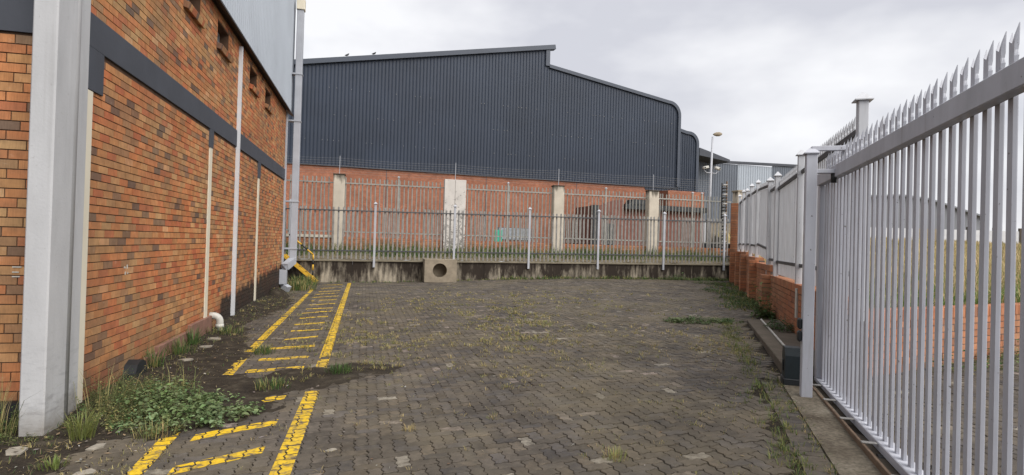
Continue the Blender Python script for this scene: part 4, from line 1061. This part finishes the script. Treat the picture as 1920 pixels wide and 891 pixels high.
# ================================================================== WEEDS AND SMALL THINGS
G1 = (.085, .135, .040); G2 = (.055, .105, .032); G3 = (.15, .165, .055); DRY = (.38, .30, .14); DRY2 = (.26, .235, .09)
def tuft(name, label, x, y, n, h, spread, cols, wd_=.004, z=None, cat='weed', lean=.6):
    v = []; f = []; t = []; z = gz(x)+soil_at(x, y)-.004 if z is None else z
    for i in range(n):
        a = random.uniform(0, 2*PI); r_ = spread*random.random()**.7
        blade(v, f, t, r_*math.cos(a), r_*math.sin(a), 0, h*random.uniform(.5, 1.1), wd_*random.uniform(.6, 1.3), h*random.uniform(.15, lean), a+random.gauss(0, .5), vary(random.choice(cols)))
    o = mesh(name, v, f, M_GRASS, tones=t); o.location = (x, y, z); return tag(o, label, cat)
def leafy(name, label, blobs, nleaf, lsz, cols, cat='weed', stems=True):
    """blobs: (x,y,z,rx,ry,h) mounds filled with folded leaves on stalks"""
    v = []; f = []; t = []; tot = sum(b_[3]*b_[4] for b_ in blobs)
    for bx, by, bz, rx, ry, hh in blobs:
        m = int(nleaf*rx*ry/tot); done = 0
        while done < m:
            a0 = random.uniform(0, 2*PI); r0_ = math.sqrt(random.random())*random.choice((1, 1, 1, 1.15)); k_ = random.uniform(.45, 1.25)
            px_ = bx+rx*r0_*math.cos(a0); py_ = by+ry*r0_*math.sin(a0); ph = hh*(1-.62*r0_**2)*k_; nl = random.randint(7, 16); pc_ = vary(random.choice(cols), .28)
            lx_, ly_ = random.gauss(0, .35)*ph, random.gauss(0, .35)*ph
            for i in range(nl):
                q_ = (i+random.random())/nl; az = i*2.4+random.gauss(0, .4); out_ = lsz*(.2+.9*(1-q_))
                x = px_+lx_*q_+out_*math.cos(az)*.6; y = py_+ly_*q_+out_*math.sin(az)*.6; z = bz+ph*(.12+.88*q_)+random.gauss(0, .01)
                l_ = lsz*k_*random.uniform(.45, 1.25)*(1.15-.5*q_); pt = random.gauss(.15, .4); ro = random.gauss(0, .5)
                d_ = Vector((math.cos(az)*math.cos(pt), math.sin(az)*math.cos(pt), -math.sin(pt)*.7)); s_ = Vector((-math.sin(az), math.cos(az), ro*.5)).normalized(); u_ = s_.cross(d_)*-.18
                p = Vector((x, y, max(z, bz))); b0 = len(v); w_ = l_*random.uniform(.26, .42); tip = p+d_*l_
                v += [tuple(p), tuple(p+d_*l_*.30+s_*w_+u_*l_), tuple(p+d_*l_*.75+s_*w_*.7+u_*l_*.6), tuple(tip), tuple(p+d_*l_*.75-s_*w_*.7+u_*l_*.6), tuple(p+d_*l_*.30-s_*w_+u_*l_)]
                f += [(b0, b0+1, b0+2, b0+3), (b0, b0+3, b0+4, b0+5)]; t += [vary(pc_, .18)]*6
                if stems and i % 2 == 0:
                    b1 = len(v); v += [(px_-.0025, py_, bz-.01), (px_+.0025, py_, bz-.01), (x, y, z)]; f.append((b1, b1+1, b1+2)); t += [(.11, .115, .05)]*3
            done += nl
    o = mesh(name, v, f, M_LEAF, tones=t); return tag(o, label, cat)
leafy('weed_clump', 'large leafy green weed clump spreading over the yellow walkway in the left foreground',
      [(-1.80,6.25,.02,.42,.36,.27),(-1.60,5.90,.02,.36,.26,.21),(-2.02,6.5,.03,.40,.36,.24),(-1.32,6.10,.02,.26,.20,.14),(-1.45,6.55,.02,.24,.2,.13),(-1.15,6.25,.01,.20,.12,.08),(-1.9,5.75,.01,.25,.16,.10)], 2300, .058, [(.13,.175,.07), (.09,.135,.05), (.145,.20,.08), (.12,.175,.075), (.17,.22,.105)])
v = leafy('weed_mat', 'matted dull green weeds between the grey column and the leafy clump', [(-2.25,6.45,.02,.42,.42,.27),(-2.5,6.9,.02,.26,.50,.32),(-2.2,7.1,.02,.28,.35,.18),(-2.35,6.05,.02,.3,.28,.13),(-2.0,6.05,.01,.3,.24,.13)], 7500, .022, [G2, (.07,.105,.035), (.10,.12,.045), (.13,.135,.055), DRY2])
leafy('weed_mat', 'straggly weeds at the foot of the grey column at the left edge', [(-2.98,5.72,.0,.16,.30,.30),(-2.95,5.45,.0,.25,.2,.14),(-2.62,5.52,.0,.2,.1,.08)], 1500, .022, [G2, (.09,.12,.04), (.14,.14,.06)])
tuft('grass_tuft', 'bright yellow green grass tuft right of the grey column', -2.33, 5.62, 110, .26, .10, [G3, (.17,.19,.05)], .004)
tuft('grass_tuft', 'small bright green tuft at the bottom left corner of the paving', -2.22, 4.95, 60, .08, .09, [G3, (.14,.19,.05)], .005)
tuft('grass_tuft', 'tall weeds against the wall foot near the black cover', -2.66, 8.35, 70, .30, .12, [G1, G2, DRY2], .004)
tuft('grass_tuft', 'green grass tuft beside the red brown plinth', -2.62, 9.25, 110, .26, .22, [G1, G3, G2], .004)
tuft('grass_tuft', 'slim green weed on the plinth before the white soil pipe', -2.66, 10.0, 100, .30, .12, [G1, G2], .004)
tuft('grass_tuft', 'weedy grass around the white soil pipe', -2.45, 11.1, 140, .16, .3, [G2, DRY2, G3], .004)
tuft('grass_tuft', 'spreading grass at the foot of the downpipe and steps', -2.3, 20.6, 420, .38, .55, [G2, DRY2, G1, DRY], .008)
tuft('grass_tuft', 'grass fringe under the yellow steps', -2.35, 22.4, 320, .40, .5, [G2, DRY2, G1], .009)
tuft('grass_tuft', 'weeds growing in the soil fan on the walkway', -.35, 7.75, 150, .12, .17, [G2, G1, (.06,.09,.03)], .004)
tuft('grass_tuft', 'low weeds at the near edge of the soil fan', -1.05, 7.1, 140, .12, .20, [G1, G2, DRY2], .004)
tuft('grass_tuft', 'green weed between the rungs of the yellow walkway', -1.52, 9.35, 150, .16, .16, [G1, G2, DRY2], .004)
tuft('grass_tuft', 'largest pale green tuft in the paving at bottom centre', 1.92, 4.28, 130, .085, .10, [(.30,.32,.12), (.24,.27,.10), DRY], .0025)
tuft('grass_tuft', 'dry straw tuft in the paving left of bottom centre', .38, 5.35, 50, .07, .06, [DRY, (.40,.33,.16)], .002)
leafy('weed_patch', 'low green weed patch in the far right of the paving', [(6.55,10.75,.24,.55,.40,.12),(7.1,10.55,.25,.35,.25,.10),(6.2,10.9,.23,.3,.25,.08)], 1500, .05, [G2, (.10,.145,.06), (.13,.155,.07)])
leafy('climbing_weed', 'tall leafy weed growing up the nearest brick pier', [(8.42,11.2,.28,.20,.18,.95),(8.30,11.0,.28,.25,.2,.35)], 520, .085, [G1, G2, (.11,.15,.05)])
leafy('weed_patch', 'bushy weed in the angle of plinth and brick wall', [(7.25,9.05,.33,.22,.34,.22)], 420, .055, [(.11,.13,.08), G2])
for lb_, bb_ in (('low weeds between the nearest and the second brick pier', (9.35,13.0,.28,.40,.9,.12)), ('green weeds beside the second brick pier', (10.2,14.7,.28,.45,.9,.16)), ('green weeds beside the third brick pier', (11.5,17.2,.29,.45,1.2,.18)), ('green weeds by the last brick pier near the corner', (13.4,20.6,.30,.5,1.4,.18))):
    leafy('weed_patch', lb_, [bb_], 850, .055, [G2, G1, (.10,.13,.05)])
leafy('weed_patch', 'weeds at the base of the retaining wall near the corner', [(13.6,23.8,.28,.7,.25,.40),(15.0,23.7,.28,.9,.3,.22)], 1200, .08, [G2, G1, (.11,.14,.06)])
# grass in the joints, along edges and in drifts
v = []; f = []; t = []
def tuftlet(x, y, h, n, cols, wd_=.0022, sp=.03):
    z = gz(x)+soil_at(x, y)-.006
    for i in range(n):
        a = random.uniform(0, 2*PI); r_ = sp*random.random(); blade(v, f, t, x+r_*math.cos(a), y+r_*math.sin(a), z, h*random.uniform(.4, 1.1), wd_, h*random.uniform(.2, .9), a, vary(random.choice(cols)))
drifts = [(2.9, 10.5, .75, 3.6, 520, [DRY2, G3, DRY]), (-.1, 9.6, .6, 1.3, 240, [DRY, DRY2, G3]), (1.2, 9.9, 1.2, .8, 110, [DRY, DRY2]), (4.2, 14.5, 2.4, 2.0, 330, [DRY2, G3, DRY]), (2.2, 7.6, .5, .8, 70, [DRY, DRY2]), (5.4, 8.6, .5, 1.0, 80, [DRY, DRY2]), (.5, 14, 2.2, 2.6, 260, [DRY2, DRY]), (3.2, 5.6, 1.4, .8, 26, [DRY, G3]), (.6, 5.3, 1.0, .7, 30, [DRY]), (-1.9, 5.0, .5, .5, 50, [DRY, DRY2])]
for cx, cy, sx, sy, n_, cols in drifts:
    for i in range(int(n_*3.4)):
        x, y = random.gauss(cx, sx), random.gauss(cy, sy)
        if in_yard(x, y) and vnoise(np.array(x), np.array(y), 1.9)+random.gauss(0, .08) > .02: d_ = max(1, math.hypot(x, y)/6); tuftlet(x, y, random.uniform(.016, .05)*min(d_, 1.6), random.randint(5, 11), cols, .0022*d_, .05)
for i in range(460):                                    # edge beside the soldier row and the plinth
    s_ = random.uniform(-3.6, 5.4); p = GP+GD*s_+GN*(EDGE+random.gauss(.02, .10)+.12*max(0, s_)/5)
    tuftlet(p.x, p.y, random.uniform(.03, .11), random.randint(4, 9), [G1, G3, DRY2, (.15, .19, .06)], .0028)
for i in range(110):
    s_ = random.uniform(-3.2, -.2); p = GP+GD*s_+GN*(EDGE-.2+random.gauss(0, .03)); tuftlet(p.x, p.y, random.uniform(.02, .06), 5, [G1, G3, DRY], .0024)
for i in range(520):                                    # foot of the retaining wall
    x = random.uniform(-1.5, 16.4); k_ = 1 if x < 5 else 3
    if random.random() < k_/3: tuftlet(x, 24.1-abs(random.gauss(0, .18)), random.uniform(.05, .22)*(.6 if x < 5 else 1), random.randint(4, 9), [G2, DRY2, G1], .009, .08)
for i in range(420):                                    # along the right wall
    s_ = random.uniform(5.5, 17); p = WP+WD*s_+WN*(.12+abs(random.gauss(.25, .35))); tuftlet(p.x, p.y, random.uniform(.05, .16), 6, [G2, G1, DRY2], .006, .07)
for i in range(700):                                    # dry litter grass on the soil strip
    x, y = -2.75+abs(random.gauss(0, .45)), random.uniform(4.6, 20); tuftlet(x, y, random.uniform(.02, .07), 4, [DRY2, G2, (.16,.13,.07)], .0026)
jg = mesh('joint_grass', v, f, M_GRASS, tones=t); stuff(jg); jg['label'] = 'short dry and green grass sprouting from joints and edges of the paving'; jg['category'] = 'grass'
v = []; f = []; t = []
def terr_z(x, y): return rz(min(x, 18))+.02+min(1, max(0, (y-RY-.3)/3.0))*.30
for i in range(15000):
    x, y = random.uniform(-6, 17.5), random.uniform(25.3, 27.4); den = .5+.5*math.sin(x*1.3)+.3*math.sin(x*3.7)
    if random.random() > .35+.5*den: continue
    blade(v, f, t, x, y, terr_z(x, y)-.02, random.uniform(.15, .60)*(y-24.4)/2.6, .010, random.uniform(.05, .25), random.uniform(0, 2*PI), vary(random.choice([G2, G2, G1, DRY2, (.05, .085, .03), (.08, .11, .04)])), random.gauss(0, .5))
tg = mesh('terrace_grass', v, f, M_GRASS, tones=t); stuff(tg); tg['label'] = 'strip of rough grass between the two palisade fences'; tg['category'] = 'grass'
# pale stones and chips
def stone(name, label, x, y, rx, ry, h, rot=0.0):
    v = []; n = 6; rr = [random.uniform(.62, 1.12) for _ in range(n)]; an_ = [2*PI*(i+random.uniform(-.3, .3))/n for i in range(n)]; tx_, ty_ = random.gauss(0, .05), random.gauss(0, .05)
    for lv, k_ in ((-.6, 1.02), (.75, 1.0), (1.0, .90)):
        for a, r_ in zip(an_, rr):
            X, Y = rx*r_*k_*math.cos(a), ry*r_*k_*math.sin(a)
            v.append((X*math.cos(rot)-Y*math.sin(rot), X*math.sin(rot)+Y*math.cos(rot), h*lv+(tx_*X+ty_*Y if lv > 0 else 0)))
    f = [(r*n+i, r*n+(i+1) % n, (r+1)*n+(i+1) % n, (r+1)*n+i) for r in (0, 1) for i in range(n)]+[tuple(2*n+i for i in range(n))]
    o = mesh(name, v, f, M_STONE); o.location = (x, y, gz(x)+soil_at(x, y)-.004); return tag(o, label, 'stone')
stone('stone_chip', 'flat pale broken slab piece left of the small bright tuft', -2.62, 5.28, .085, .10, .010, .3)
stone('stone_chip', 'pale slab piece in front of the bright yellow green tuft', -2.12, 5.38, .09, .07, .010, .8)
stone('stone_chip', 'pale slab piece at the very bottom left of the paving', -1.98, 4.83, .09, .06, .010, .5)
stone('stone_chip', 'pale slab piece at the left picture edge below the column', -2.86, 5.22, .08, .06, .010, 0)
stone('stone_chip', 'pale flat stone on the soil beside the plinth nearest the weeds', -2.40, 8.75, .10, .08, .010, .2)
stone('stone_chip', 'long pale stone in the middle of the plinth edge', -2.42, 9.75, .12, .10, .010, .7)
stone('stone_chip', 'pale stone just before the white soil pipe', -2.44, 10.45, .12, .14, .012, .1)
stone('stone_chip', 'small white fragment beside the right yellow line', -.27, 4.97, .06, .03, .012, .6)
# two birds on the roof edge
for u_, z_, lb in ((3.0, 14.64, 'small dark bird perched on the charcoal roof edge nearer the downpipe'), (4.85, 14.98, 'small dark bird perched on the charcoal roof edge further from the downpipe')):
    b = MB(); c0 = Mb @ Vector((u_, .0, z_)); d0 = SU
    b.tube([c0-d0*.16+Vector((0,0,.03)), c0-d0*.05+Vector((0,0,.06)), c0+d0*.06+Vector((0,0,.11)), c0+d0*.10+Vector((0,0,.18)), c0+d0*.15+Vector((0,0,.19))], [.015, .06, .065, .04, .01], 8)
    b.tube([c0+Vector((0,0,-.06)), c0+Vector((0,0,.06))], .012, 5)
    tag(b.build('bird', M_BLACK, None, True), lb, 'bird')
# dead leaves, twigs and grit lying on the soil and paving
v = []; f = []; t = []
for i in range(2600):
    if i < 1700: x, y = -2.75+abs(random.gauss(0, .55)), 4.4+16*random.random()**1.3
    elif i < 2200: x, y = random.uniform(-2.2, 7), random.uniform(4, 14)
    else: x, y = random.gauss(4.9, .9), random.gauss(8, 2.5)
    if not (in_yard(x, y) or x < -2.0): continue
    z = gz(x)+soil_at(x, y)+.006; l_ = random.uniform(.008, .026); a = random.uniform(0, 2*PI); w_ = l_*random.choice((.12, .4, .55)); l_ *= 2.2 if w_ < l_*.2 else 1
    c_, s_ = math.cos(a), math.sin(a); b0 = len(v)
    for p_, q_, h_ in ((-l_, 0, .0), (0, -w_, .004), (l_, 0, random.uniform(0, .012)), (0, w_, .004)): v.append((x+p_*c_-q_*s_, y+p_*s_+q_*c_, z+h_))
    f.append((b0, b0+1, b0+2, b0+3)); t += [vary(random.choice([(.16,.11,.06), (.24,.18,.10), (.09,.065,.045), (.32,.25,.14), (.30,.28,.25)]), .3)]*4
ll = mesh('leaf_litter', v, f, M_GRASS, tones=t); stuff(ll); ll['label'] = 'dead leaves, twigs and grit scattered on soil and paving'; ll['category'] = 'litter'
leafy('weed_patch', 'green weeds at the foot of the low brick wall beyond the gate', [(7.6,5.95,.22,.9,.25,.30),(9.0,6.3,.25,.8,.25,.34)], 1300, .05, [G2, G1, (.12,.14,.06), DRY2])
for lb_, x_, y_, n_, h_, sp_ in (('thin dry stalks rising from the weeds by the column', -2.45, 6.35, 45, .48, .30), ('thin dry stalks standing among the leafy clump', -1.85, 6.55, 28, .40, .28), ('dead straw fringe at the front of the leafy clump', -1.75, 5.55, 130, .14, .18), ('feathery weeds leaning on the column at the left edge', -2.93, 5.62, 90, .55, .16)):
    tuft('grass_stalks', lb_, x_, y_, n_, h_, sp_, [DRY2, G3, DRY, (.12,.14,.05)], .0022, lean=.8)
